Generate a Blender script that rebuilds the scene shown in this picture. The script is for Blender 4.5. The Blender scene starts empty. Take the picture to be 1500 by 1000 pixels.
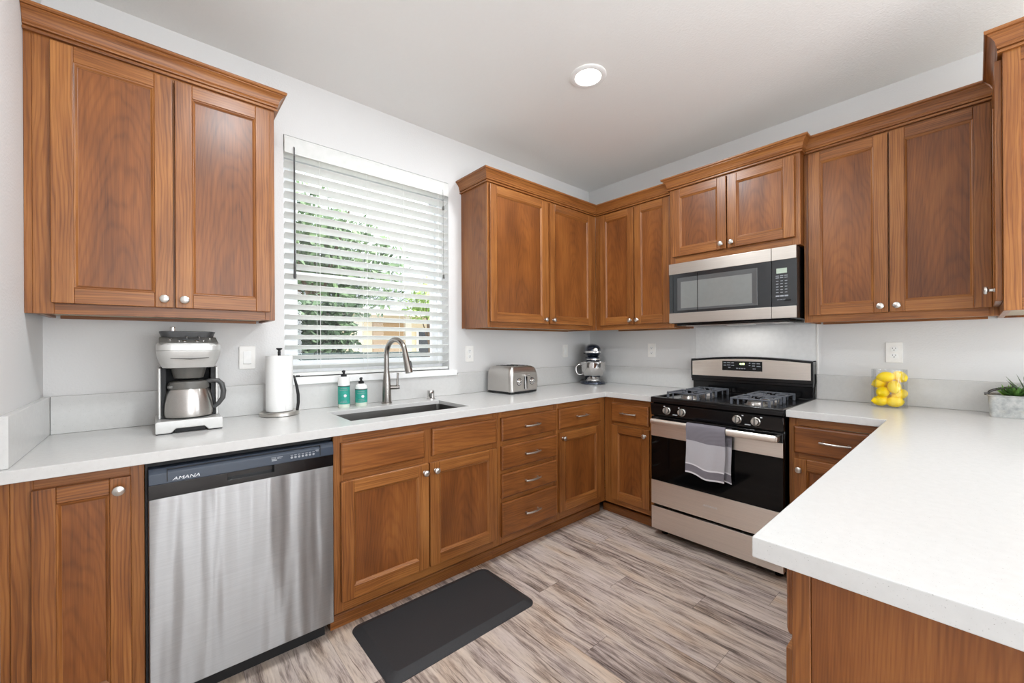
import bpy, bmesh, math, random
from mathutils import Vector, Matrix

scene = bpy.context.scene
COL = scene.collection
R = math.radians
PI = math.pi

# ------------------------------------------------------------------ camera
F_PX = 595.33
cam_data = bpy.data.cameras.new('camera')
cam_data.sensor_fit = 'HORIZONTAL'
cam_data.sensor_width = 36.0
cam_data.lens = 36.0 * F_PX / 1500.0
cam_data.shift_y = (505.04 - 500.0) / 1500.0
cam_data.clip_start = 0.02
cam_data.clip_end = 200
cam = bpy.data.objects.new('camera', cam_data)
COL.objects.link(cam)
YAW, ROLL = R(48.8247), 0.0056
cam.matrix_world = (Matrix.Translation((-3.1343, -2.4474, 1.2621)) @ Matrix.Rotation(YAW - PI / 2, 4, 'Z')
                    @ Matrix.Rotation(PI / 2, 4, 'X') @ Matrix.Rotation(-ROLL, 4, 'Z'))
scene.camera = cam

# ------------------------------------------------------------------ view, world, sun, large lights
scene.view_settings.view_transform = 'Standard'
scene.view_settings.look = 'None'
scene.view_settings.gamma = 1.0
scene.view_settings.use_curve_mapping = False
scene.view_settings.exposure = 0.29
try:
    scene.cycles.use_denoising = True
    scene.cycles.max_bounces = 10
    scene.cycles.diffuse_bounces = 6
    scene.cycles.glossy_bounces = 5
    scene.cycles.transmission_bounces = 8
    scene.cycles.transparent_max_bounces = 24
    scene.cycles.sample_clamp_indirect = 6.0
    scene.cycles.caustics_reflective = False
    scene.cycles.caustics_refractive = False
except Exception:
    pass

world = bpy.data.worlds.new('sky')
scene.world = world
world.use_nodes = True
wn = world.node_tree
wn.nodes.clear()
w_out = wn.nodes.new('ShaderNodeOutputWorld')
w_bg = wn.nodes.new('ShaderNodeBackground')
w_bg.inputs['Color'].default_value = (0.88, 0.965, 1.04, 1)
w_bg.inputs['Strength'].default_value = 2.1
wn.links.new(w_bg.outputs[0], w_out.inputs[0])


def light(name, kind, loc, rot, energy, color=(1, 1, 1), **kw):
    d = bpy.data.lights.new(name, kind)
    d.energy = energy
    d.color = color
    for k, v in kw.items():
        setattr(d, k, v)
    o = bpy.data.objects.new(name, d)
    o.location = loc
    o.rotation_euler = rot
    COL.objects.link(o)
    return o


XL_ = -3.475   # plane of the left wall
light('sun', 'SUN', (8, -4, 12), (R(38), 0, R(68)), 7.0, (1.0, 0.97, 0.92), angle=R(1.5))
# added fill lamps at three invented slots in the unseen far wall
for wx in (-2.9, -1.95, -1.0):
    light('added_fill_back', 'AREA', (wx, -6.44, 1.25), (R(90), 0, 0), 20.0, (0.92, 0.98, 1.03), shape='RECTANGLE', size=0.20, size_y=2.3)
# added fill lamps under the ceiling, out of view and without fixtures
light('added_fill_ceiling', 'AREA', (-2.78, -1.35, 2.71), (0, 0, 0), 13.0, (0.92, 0.98, 1.02), shape='DISK', size=0.15)
light('added_fill_ceiling', 'AREA', (-2.45, -5.4, 2.71), (0, 0, 0), 13.0, (0.92, 0.98, 1.02), shape='DISK', size=0.15)
light('added_fill_side', 'AREA', (XL_ + 0.02, -4.4, 1.25), (R(90), 0, R(-90)), 8.0, (0.92, 0.98, 1.03), shape='RECTANGLE', size=2.1, size_y=2.2)  # added fill lamp at an invented opening, out of view
light('added_fill_east', 'AREA', (-0.02, -4.7, 1.25), (R(90), 0, R(90)), 46.0, (0.92, 0.98, 1.03), shape='RECTANGLE', size=2.1, size_y=2.2)  # added fill lamp out of view, brightens the left wall and cabinets
# added unseen fill, thrown onto the ceiling behind the camera to bounce back
light('added_bounce_fill', 'AREA', (-2.1, -4.5, 1.0), (R(180), 0, 0), 46.0, (0.95, 0.985, 1.02), shape='RECTANGLE', size=2.2, size_y=2.0)
CAN_W = 13.0   # each recessed ceiling light


# ------------------------------------------------------------------ materials
def lin(c):
    c = c / 255.0
    return c / 12.92 if c <= 0.04045 else ((c + 0.055) / 1.055) ** 2.4


def rgb(r, g, b):
    return (lin(r), lin(g), lin(b), 1.0)


class NT:
    """small helper to wire a node tree"""

    def __init__(s, name):
        s.m = bpy.data.materials.new(name)
        s.m.use_nodes = True
        s.t = s.m.node_tree
        s.b = s.t.nodes['Principled BSDF']
        s.out = s.t.nodes['Material Output']

    def n(s, kind, **kw):
        x = s.t.nodes.new(kind)
        for k, v in kw.items():
            if k in x.inputs.keys():
                x.inputs[k].default_value = v
            else:
                setattr(x, k, v)
        return x

    def l(s, a, b):
        s.t.links.new(a, b)

    def math(s, op, a, b=None, c=None):
        x = s.t.nodes.new('ShaderNodeMath')
        x.operation = op
        for i, v in enumerate((a, b, c)):
            if v is None:
                continue
            if isinstance(v, (int, float)):
                x.inputs[i].default_value = v
            else:
                s.l(v, x.inputs[i])
        return x.outputs[0]

    def comb(s, x, y, z=0.0):
        c = s.t.nodes.new('ShaderNodeCombineXYZ')
        for i, v in enumerate((x, y, z)):
            if isinstance(v, (int, float)):
                c.inputs[i].default_value = v
            else:
                s.l(v, c.inputs[i])
        return c.outputs[0]

    def noise(s, vec, scale=1.0, detail=3.0, rough=0.5, dist=0.0):
        x = s.t.nodes.new('ShaderNodeTexNoise')
        x.inputs['Scale'].default_value = scale
        x.inputs['Detail'].default_value = detail
        x.inputs['Roughness'].default_value = rough
        x.inputs['Distortion'].default_value = dist
        if vec is not None:
            s.l(vec, x.inputs['Vector'])
        return x.outputs['Fac']

    def ramp(s, fac, stops):
        x = s.t.nodes.new('ShaderNodeValToRGB')
        el = x.color_ramp.elements
        while len(el) > 1:
            el.remove(el[-1])
        el[0].position = stops[0][0]
        el[0].color = stops[0][1]
        for p, c in stops[1:]:
            e = el.new(p)
            e.color = c
        s.l(fac, x.inputs['Fac'])
        return x.outputs['Color']

    def mix(s, fac, a, b, blend='MIX'):
        x = s.t.nodes.new('ShaderNodeMix')
        x.data_type = 'RGBA'
        x.blend_type = blend
        for i, v in ((0, fac), (6, a), (7, b)):
            if isinstance(v, (int, float)):
                x.inputs[i].default_value = v
            elif isinstance(v, tuple):
                x.inputs[i].default_value = v
            else:
                s.l(v, x.inputs[i])
        return x.outputs[2]

    def bump(s, h, strength=0.2, dist=0.01):
        x = s.t.nodes.new('ShaderNodeBump')
        x.inputs['Strength'].default_value = strength
        x.inputs['Distance'].default_value = dist
        s.l(h, x.inputs['Height'])
        s.l(x.outputs['Normal'], s.b.inputs['Normal'])
        return x

    def obj(s):
        return s.t.nodes.new('ShaderNodeTexCoord').outputs['Object']

    def setb(s, **kw):
        for k, v in kw.items():
            s.b.inputs[k.replace('_', ' ')].default_value = v


def plain(name, col, rough=0.5, metal=0.0, spec=0.5, coat=0.0, noise=0.03, nscale=40.0):
    """procedural: a slight mottling of colour over the surface"""
    t = NT(name)
    n = t.noise(t.obj(), nscale, 3.0)
    a = tuple(max(0.0, c * (1 - noise)) for c in col[:3]) + (1,)
    b = tuple(min(1.0, c * (1 + noise)) for c in col[:3]) + (1,)
    t.l(t.ramp(n, [(0.3, a), (0.7, b)]), t.b.inputs['Base Color'])
    t.setb(Roughness=rough, Metallic=metal, Specular_IOR_Level=spec, Coat_Weight=coat)
    return t.m


def m_wood(name, dark, mid, light_, rough=0.36):
    t = NT(name)
    g = t.n('ShaderNodeUVMap', uv_map='grain').outputs[0]
    sd = t.n('ShaderNodeUVMap', uv_map='seed').outputs[0]
    sg = t.n('ShaderNodeSeparateXYZ')
    t.l(g, sg.inputs[0])
    ss = t.n('ShaderNodeSeparateXYZ')
    t.l(sd, ss.inputs[0])
    u, v = sg.outputs[0], sg.outputs[1]
    seed, cath = ss.outputs[0], ss.outputs[1]
    off = t.math('MULTIPLY', seed, 37.0)
    warp = t.noise(t.comb(t.math('MULTIPLY', u, 7.0), t.math('MULTIPLY', v, 1.6), off), 1.0, 3.0)
    warp = t.math('SUBTRACT', warp, 0.5)
    uu = t.math('ADD', u, t.math('MULTIPLY', warp, 0.035))
    r1 = t.math('ADD', t.math('MULTIPLY', t.math('MULTIPLY', uu, uu), 400.0), t.math('MULTIPLY', v, 10.0))
    r1 = t.math('ADD', r1, t.math('MULTIPLY', warp, 6.5))
    r2 = t.math('ADD', t.math('MULTIPLY', uu, 100.0), t.math('MULTIPLY', warp, 3.5))
    ring = t.math('ADD', t.math('MULTIPLY', r1, cath), t.math('MULTIPLY', r2, t.math('SUBTRACT', 1.0, cath)))
    wave = t.math('MULTIPLY_ADD', t.math('SINE', t.math('MULTIPLY', ring, 6.2832)), 0.5, 0.5)
    wave = t.math('POWER', wave, 3.0)
    blot = t.noise(t.comb(t.math('MULTIPLY', u, 9.0), t.math('MULTIPLY', v, 2.2), t.math('ADD', off, 9.0)), 1.0, 3.0)
    fine = t.noise(t.comb(t.math('MULTIPLY', u, 330.0), t.math('MULTIPLY', v, 9.0), off), 1.0, 2.0)
    line = t.noise(t.comb(t.math('MULTIPLY', uu, 120.0), t.math('MULTIPLY', v, 2.2), off), 1.0, 3.0, 0.6)
    f = t.math('ADD', t.math('MULTIPLY', blot, 0.42), t.math('MULTIPLY', fine, 0.20))
    f = t.math('ADD', f, t.math('MULTIPLY', line, t.math('MULTIPLY_ADD', cath, -0.24, 0.44)))
    f = t.math('SUBTRACT', f, t.math('MULTIPLY', wave, t.math('MULTIPLY_ADD', cath, -0.042, 0.088)))
    f = t.math('ADD', f, t.math('MULTIPLY', t.math('SUBTRACT', seed, 0.5), 0.06))
    f = t.math('ADD', f, t.math('MULTIPLY', cath, 0.045))
    col = t.ramp(f, [(0.28, dark), (0.47, mid), (0.70, light_)])
    col = t.mix(cath, col, t.mix(1.0, col, (0.94, 0.88, 0.82, 1.0), 'MULTIPLY'))
    t.l(col, t.b.inputs['Base Color'])
    t.setb(Roughness=rough, Specular_IOR_Level=0.35, Coat_Weight=0.22, Coat_Roughness=0.28)
    t.bump(fine, 0.06, 0.002)
    return t.m


def m_steel(name, col, rough=0.28, aniso=0.6, axis=0, wav=0.0, brush=0.05):
    """brushed metal; fine lines run along the given axis"""
    t = NT(name)
    o = t.obj()
    sp = t.n('ShaderNodeSeparateXYZ')
    t.l(o, sp.inputs[0])
    sc = [420.0, 420.0, 420.0]
    sc[axis] = 5.0
    vec = t.comb(*[t.math('MULTIPLY', sp.outputs[i], sc[i]) for i in range(3)])
    n = t.noise(vec, 1.0, 2.0)
    a = tuple(c * 0.96 for c in col[:3]) + (1,)
    b = tuple(min(1, c * 1.05) for c in col[:3]) + (1,)
    t.l(t.ramp(n, [(0.3, a), (0.7, b)]), t.b.inputs['Base Color'])
    t.setb(Metallic=1.0, Roughness=rough, Anisotropic=aniso)
    rr = t.math('MULTIPLY_ADD', n, 0.06, rough - 0.03)
    t.l(rr, t.b.inputs['Roughness'])
    if wav:
        big = t.noise(t.comb(t.math('MULTIPLY', sp.outputs[0], 9.0), 0.0, t.math('MULTIPLY', sp.outputs[2], 0.8)), 1.0, 1.5)
        t.bump(big, wav, 0.02)
    t.b.inputs['Anisotropic Rotation'].default_value = 0.25
    tg = t.n('ShaderNodeTangent', direction_type='RADIAL', axis='Z')
    t.l(tg.outputs[0], t.b.inputs['Tangent'])
    return t.m


def m_wall(name, col, scale=120.0, strength=0.28):
    t = NT(name)
    o = t.obj()
    n = t.noise(o, scale, 3.0)
    n2 = t.noise(o, 1.2, 2.0)
    a = tuple(c * 0.985 for c in col[:3]) + (1,)
    t.l(t.ramp(n2, [(0.35, a), (0.65, col)]), t.b.inputs['Base Color'])
    t.setb(Roughness=0.6, Specular_IOR_Level=0.25)
    t.bump(n, strength, 0.004)
    return t.m


def m_quartz(name):
    t = NT(name)
    o = t.obj()
    n = t.noise(o, 420.0, 2.0)
    n2 = t.noise(o, 60.0, 4.0)
    base = t.ramp(n2, [(0.3, rgb(203, 202, 200)), (0.7, rgb(207, 206, 204))])
    speck = t.ramp(n, [(0.26, rgb(206, 205, 202)), (0.31, (1, 1, 1, 1))])
    t.l(t.mix(1.0, base, speck, 'MULTIPLY'), t.b.inputs['Base Color'])
    t.setb(Roughness=0.2, Specular_IOR_Level=0.22)
    return t.m


def m_floor(name):
    t = NT(name)
    o = t.obj()
    sp = t.n('ShaderNodeSeparateXYZ')
    t.l(o, sp.inputs[0])
    x, y = sp.outputs[0], sp.outputs[1]
    PW_, PL_ = 0.152, 1.22
    xr = t.math('DIVIDE', t.math('ADD', x, 10.03), PW_)
    row = t.math('FLOOR', xr)
    wn1 = t.n('ShaderNodeTexWhiteNoise', noise_dimensions='1D')
    t.l(row, wn1.inputs['W'])
    yr = t.math('ADD', t.math('DIVIDE', t.math('ADD', y, 20.0), PL_), wn1.outputs['Value'])
    colm = t.math('FLOOR', yr)
    wn2 = t.n('ShaderNodeTexWhiteNoise', noise_dimensions='2D')
    t.l(t.comb(row, colm), wn2.inputs['Vector'])
    rnd = wn2.outputs['Value']
    fx = t.math('FRACT', xr)
    fy = t.math('FRACT', yr)
    ex = t.math('MULTIPLY', t.math('MINIMUM', fx, t.math('SUBTRACT', 1.0, fx)), PW_)
    ey = t.math('MULTIPLY', t.math('MINIMUM', fy, t.math('SUBTRACT', 1.0, fy)), PL_)
    seam = t.math('MAXIMUM', t.math('LESS_THAN', ex, 0.0008), t.math('LESS_THAN', ey, 0.0011))
    off = t.math('MULTIPLY', rnd, 53.0)
    wob = t.noise(t.comb(t.math('MULTIPLY', x, 9.0), t.math('MULTIPLY', y, 2.6), off), 1.0, 3.0)
    xw = t.math('ADD', x, t.math('MULTIPLY', wob, 0.045))
    big = t.noise(t.comb(t.math('MULTIPLY', xw, 24.0), t.math('MULTIPLY', y, 2.6), off), 1.0, 4.0, 0.6)
    mid = t.noise(t.comb(t.math('MULTIPLY', xw, 120.0), t.math('MULTIPLY', y, 7.0), t.math('ADD', off, 4.0)), 1.0, 5.0, 0.65)
    fin = t.noise(t.comb(t.math('MULTIPLY', x, 330.0), t.math('MULTIPLY', y, 30.0), off), 1.0, 3.0, 0.6)
    sepia = t.noise(t.comb(t.math('MULTIPLY', x, 8.0), t.math('MULTIPLY', y, 2.0), t.math('ADD', off, 11.0)), 1.0, 2.0)
    f = t.math('ADD', t.math('MULTIPLY', big, 0.55), t.math('MULTIPLY', mid, 0.42))
    f = t.math('ADD', f, t.math('MULTIPLY', fin, 0.16))
    f = t.math('ADD', f, t.math('MULTIPLY', t.math('SUBTRACT', rnd, 0.5), 0.07))
    col = t.ramp(f, [(0.38, rgb(70, 60, 55)), (0.455, rgb(120, 107, 100)), (0.53, rgb(168, 154, 145)), (0.60, rgb(202, 189, 178)), (0.76, rgb(224, 213, 203))])
    tint = t.ramp(sepia, [(0.35, rgb(252, 250, 255)), (0.55, rgb(255, 251, 248)), (0.72, rgb(255, 240, 224))])
    col = t.mix(1.0, col, tint, 'MULTIPLY')
    crack = t.noise(t.comb(t.math('MULTIPLY', xw, 130.0), t.math('MULTIPLY', y, 3.0), t.math('ADD', off, 21.0)), 1.0, 2.0, 0.4)
    cf = t.ramp(crack, [(0.27, (0.32, 0.27, 0.24, 1)), (0.34, (1, 1, 1, 1))])
    col = t.mix(1.0, col, cf, 'MULTIPLY')
    col = t.mix(t.math('MULTIPLY', seam, 0.55), col, rgb(70, 60, 54))
    t.l(col, t.b.inputs['Base Color'])
    t.setb(Roughness=0.42, Specular_IOR_Level=0.35)
    t.bump(f, 0.08, 0.003)
    return t.m


def m_glass(name, tint=(1, 1, 1, 1), refl=0.10):
    """thin clear glass: mostly see-through with a facing-dependent mirror"""
    t = NT(name)
    tr = t.n('ShaderNodeBsdfTransparent')
    tr.inputs[0].default_value = tint
    gl = t.n('ShaderNodeBsdfGlossy', Roughness=0.02)
    lw = t.n('ShaderNodeLayerWeight', Blend=0.25)
    fac = t.math('MULTIPLY_ADD', lw.outputs['Fresnel'], refl * 2.2, refl * 0.15)
    mx = t.n('ShaderNodeMixShader')
    t.l(fac, mx.inputs[0])
    t.l(tr.outputs[0], mx.inputs[1])
    t.l(gl.outputs[0], mx.inputs[2])
    t.l(mx.outputs[0], t.out.inputs['Surface'])
    return t.m


def m_slat(name):
    """painted thin slat that lets some daylight through"""
    t = NT(name)
    n = t.noise(t.obj(), 30.0, 2.0)
    c = t.ramp(n, [(0.3, rgb(240, 241, 238)), (0.7, rgb(246, 246, 244))])
    t.l(c, t.b.inputs['Base Color'])
    t.setb(Roughness=0.42)
    tl = t.n('ShaderNodeBsdfTranslucent')
    t.l(c, tl.inputs['Color'])
    mx = t.n('ShaderNodeMixShader')
    mx.inputs[0].default_value = 0.26
    t.l(t.b.outputs[0], mx.inputs[1])
    t.l(tl.outputs[0], mx.inputs[2])
    t.l(mx.outputs[0], t.out.inputs['Surface'])
    return t.m


def m_emit(name, col, strength):
    t = NT(name)
    t.setb(Base_Color=col, Emission_Color=col, Emission_Strength=strength)
    return t.m


def m_towel(name):
    t = NT(name)
    g = t.n('ShaderNodeUVMap', uv_map='grain').outputs[0]
    sg = t.n('ShaderNodeSeparateXYZ')
    t.l(g, sg.inputs[0])
    u, v = sg.outputs[0], sg.outputs[1]
    # woven diagonal pattern in the end bands, plain in the middle
    d1 = t.math('SINE', t.math('MULTIPLY', t.math('ADD', u, t.math('MULTIPLY', v, 0.8)), 900.0))
    d2 = t.math('SINE', t.math('MULTIPLY', t.math('SUBTRACT', u, v), 700.0))
    w = t.math('MULTIPLY_ADD', t.math('MULTIPLY', d1, d2), 0.5, 0.5)
    band = t.ramp(w, [(0.25, rgb(78, 75, 82)), (0.7, rgb(154, 150, 158))])
    n = t.noise(t.comb(t.math('MULTIPLY', u, 500.0), t.math('MULTIPLY', v, 500.0)), 1.0, 3.0)
    pl = t.ramp(n, [(0.3, rgb(170, 168, 173)), (0.7, rgb(198, 196, 201))])
    top = t.math('LESS_THAN', v, 0.115)
    bot = t.math('GREATER_THAN', v, 0.262)
    hem = t.math('GREATER_THAN', v, 0.305)
    hem2 = t.math('MULTIPLY', t.math('GREATER_THAN', v, 0.254), t.math('LESS_THAN', v, 0.262))
    isb = t.math('SUBTRACT', t.math('MAXIMUM', top, bot), hem)
    col = t.mix(isb, pl, band)
    col = t.mix(t.math('MAXIMUM', hem, hem2), col, rgb(222, 220, 224))
    t.l(col, t.b.inputs['Base Color'])
    t.setb(Roughness=0.95, Specular_IOR_Level=0.1)
    t.bump(t.math('ADD', n, w), 0.25, 0.002)
    return t.m


def m_leaf(name, a, b, scale=3.0):
    t = NT(name)
    n = t.noise(t.obj(), scale, 4.0)
    t.l(t.ramp(n, [(0.3, a), (0.7, b)]), t.b.inputs['Base Color'])
    t.setb(Roughness=0.55, Specular_IOR_Level=0.3)
    return t.m


def m_zinc(name):
    t = NT(name)
    o = t.obj()
    n = t.noise(o, 35.0, 5.0, 0.65)
    n2 = t.noise(o, 9.0, 3.0)
    c = t.ramp(n, [(0.3, rgb(150, 152, 152)), (0.55, rgb(186, 187, 184)), (0.75, rgb(206, 204, 198))])
    r = t.ramp(n2, [(0.55, (1, 1, 1, 1)), (0.75, rgb(222, 200, 168))])
    t.l(t.mix(1.0, c, r, 'MULTIPLY'), t.b.inputs['Base Color'])
    t.setb(Roughness=0.62, Metallic=0.25)
    return t.m


M = {}
M['wood'] = m_wood('stained_alder', rgb(88, 48, 20), rgb(133, 80, 37), rgb(169, 112, 58))
M['underside'] = plain('cabinet_underside', rgb(186, 172, 150), 0.6)
M['toe'] = m_wood('shaded_toe_wood', rgb(62, 34, 20), rgb(92, 54, 31), rgb(116, 72, 43), 0.5)  # wood darkened in colour for the shade in the toe recess
M['wall'] = m_wall('painted_wall', rgb(219, 218, 217))
M['ceil'] = m_wall('ceiling_paint', rgb(234, 233, 231), 95.0, 0.38)
M['quartz'] = m_quartz('white_quartz')
M['floor'] = m_floor('weathered_plank_vinyl')
M['trim'] = plain('white_trim_paint', rgb(236, 236, 235), 0.4)
M['vinyl'] = plain('white_window_vinyl', rgb(238, 240, 242), 0.35)
M['slat'] = m_slat('white_slat')
M['nickel'] = m_steel('brushed_nickel', rgb(206, 202, 196), 0.3, 0.2, 2)
M['steel'] = m_steel('brushed_stainless', rgb(196, 192, 188), 0.30, 0.75, 0, 0.0)
M['dwsteel'] = m_steel('dishwasher_stainless', rgb(150, 149, 149), 0.32, 0.98, 0, 0.5)
M['rangesteel'] = m_steel('range_stainless', rgb(236, 227, 218), 0.38, 0.5, 0, 0.0)
M['mwsteel'] = m_steel('microwave_stainless', rgb(196, 188, 180), 0.40, 0.6, 0, 0.0)
M['sinksteel'] = m_steel('sink_stainless', rgb(112, 110, 107), 0.42, 0.3, 0)
M['faucet'] = m_steel('faucet_stainless', rgb(150, 145, 140), 0.25, 0.3, 2)
M['chrome'] = plain('chrome', rgb(214, 212, 210), 0.08, 1.0)
M['black'] = plain('black_enamel', rgb(13, 13, 15), 0.16, 0.0, 0.45)
M['blackmatte'] = plain('black_matte', rgb(22, 22, 24), 0.6)
M['bglass'] = plain('black_glass', rgb(7, 7, 8), 0.06, 0.0, 0.25)
M['mwglass'] = plain('microwave_window_glass', rgb(122, 124, 122), 0.10, 0.0, 0.6)
M['mwsurround'] = plain('microwave_window_surround', rgb(84, 86, 87), 0.12, 0.0, 0.6)
M['mwdoor'] = plain('microwave_door_black', rgb(40, 42, 44), 0.10, 0.0, 0.6)
M['dwpanel'] = plain('dishwasher_panel', rgb(38, 50, 66), 0.3, 0.0, 0.5)  # bluish reflection put into the base colour
M['iron'] = plain('cast_iron', rgb(84, 87, 94), 0.45, 0.0, 0.5)
M['darkgrey'] = plain('dark_grey_plastic', rgb(70, 70, 70), 0.4)
M['midgrey'] = plain('mid_grey_plastic', rgb(94, 92, 88), 0.4)
M['silver'] = plain('silver_plastic', rgb(192, 191, 188), 0.32, 0.35)
M['whiteplastic'] = plain('white_plastic', rgb(240, 240, 238), 0.35)
M['outlet'] = plain('outlet_plastic', rgb(238, 236, 232), 0.35)
M['paper'] = plain('paper_towel', rgb(242, 241, 239), 0.95, 0, 0.1, 0, 0.02, 300)
M['mat'] = plain('mat_foam', rgb(50, 50, 52), 0.55, 0, 0.35, 0, 0.08, 160)
M['teal'] = plain('teal_label', rgb(52, 158, 142), 0.4, 0, 0.4, 0, 0.12, 60)
M['soapclear'] = plain('soap_bottle_clear', rgb(206, 214, 200), 0.15)
M['print'] = plain('white_print', rgb(225, 228, 232), 0.5)
M['greyprint'] = plain('grey_print', rgb(150, 154, 160), 0.5)
M['navy'] = plain('mixer_metallic_navy', rgb(42, 50, 66), 0.16, 0.55, 0.6, 0.6)
M['lemon'] = plain('lemon_skin', rgb(255, 216, 4), 0.38, 0, 0.35, 0, 0.05, 120)
M['lemontip'] = plain('lemon_stem_scar', rgb(150, 140, 50), 0.7)
M['glass'] = m_glass('clear_glass')
M['vglass'] = m_glass('vase_glass', (0.98, 0.985, 0.99, 1), 0.14)
M['zinc'] = m_zinc('galvanised_zinc')
M['wire'] = plain('dark_wire', rgb(84, 82, 80), 0.4, 0.8)
M['soil'] = plain('soil', rgb(60, 48, 38), 0.9)
M['leafA'] = m_leaf('succulent_dark', rgb(38, 66, 28), rgb(84, 124, 52), 40)
M['leafB'] = m_leaf('succulent_light', rgb(96, 150, 50), rgb(150, 200, 90), 40)
M['aloe'] = m_leaf('aloe_grey_green', rgb(64, 78, 62), rgb(108, 122, 96), 40)
M['towel'] = m_towel('grey_tea_towel')
M['lamp'] = m_emit('lamp_diffuser', (1.0, 0.97, 0.92, 1), 6.0)
M['lcd'] = plain('lcd_grey_green', rgb(172, 186, 170), 0.3)
M['greenled'] = m_emit('green_display_digits', (0.75, 1.0, 0.45, 1), 3.0)
M['tree'] = m_leaf('tree_leaves', rgb(62, 86, 60), rgb(128, 152, 108), 1.5)
M['tree2'] = m_leaf('light_leaves', rgb(120, 158, 72), rgb(190, 210, 130), 2.0)
M['hedge'] = m_leaf('hedge_leaves', rgb(44, 62, 48), rgb(92, 116, 82), 3.0)
M['bark'] = plain('bark', rgb(110, 92, 76), 0.9)
M['stucco'] = plain('house_stucco', rgb(232, 216, 186), 0.9, 0, 0.2)
M['housetrim'] = plain('house_trim', rgb(244, 238, 222), 0.7)
M['garage'] = plain('house_door_tan', rgb(184, 152, 114), 0.7)
M['roof'] = plain('roof_shingle', rgb(132, 134, 140), 0.9, 0, 0.2, 0, 0.25, 6)
M['bounce_ground'] = plain('pale_bounce_ground', rgb(170, 166, 158), 0.95, 0, 0.1, 0, 0.25, 3)  # unseen ground made pale to bounce sunlight up into the window
M['fence'] = plain('fence_boards', rgb(74, 86, 84), 0.85, 0, 0.2, 0, 0.2, 5)


# ------------------------------------------------------------------ mesh helpers
RNG = random.Random(7)


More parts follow.
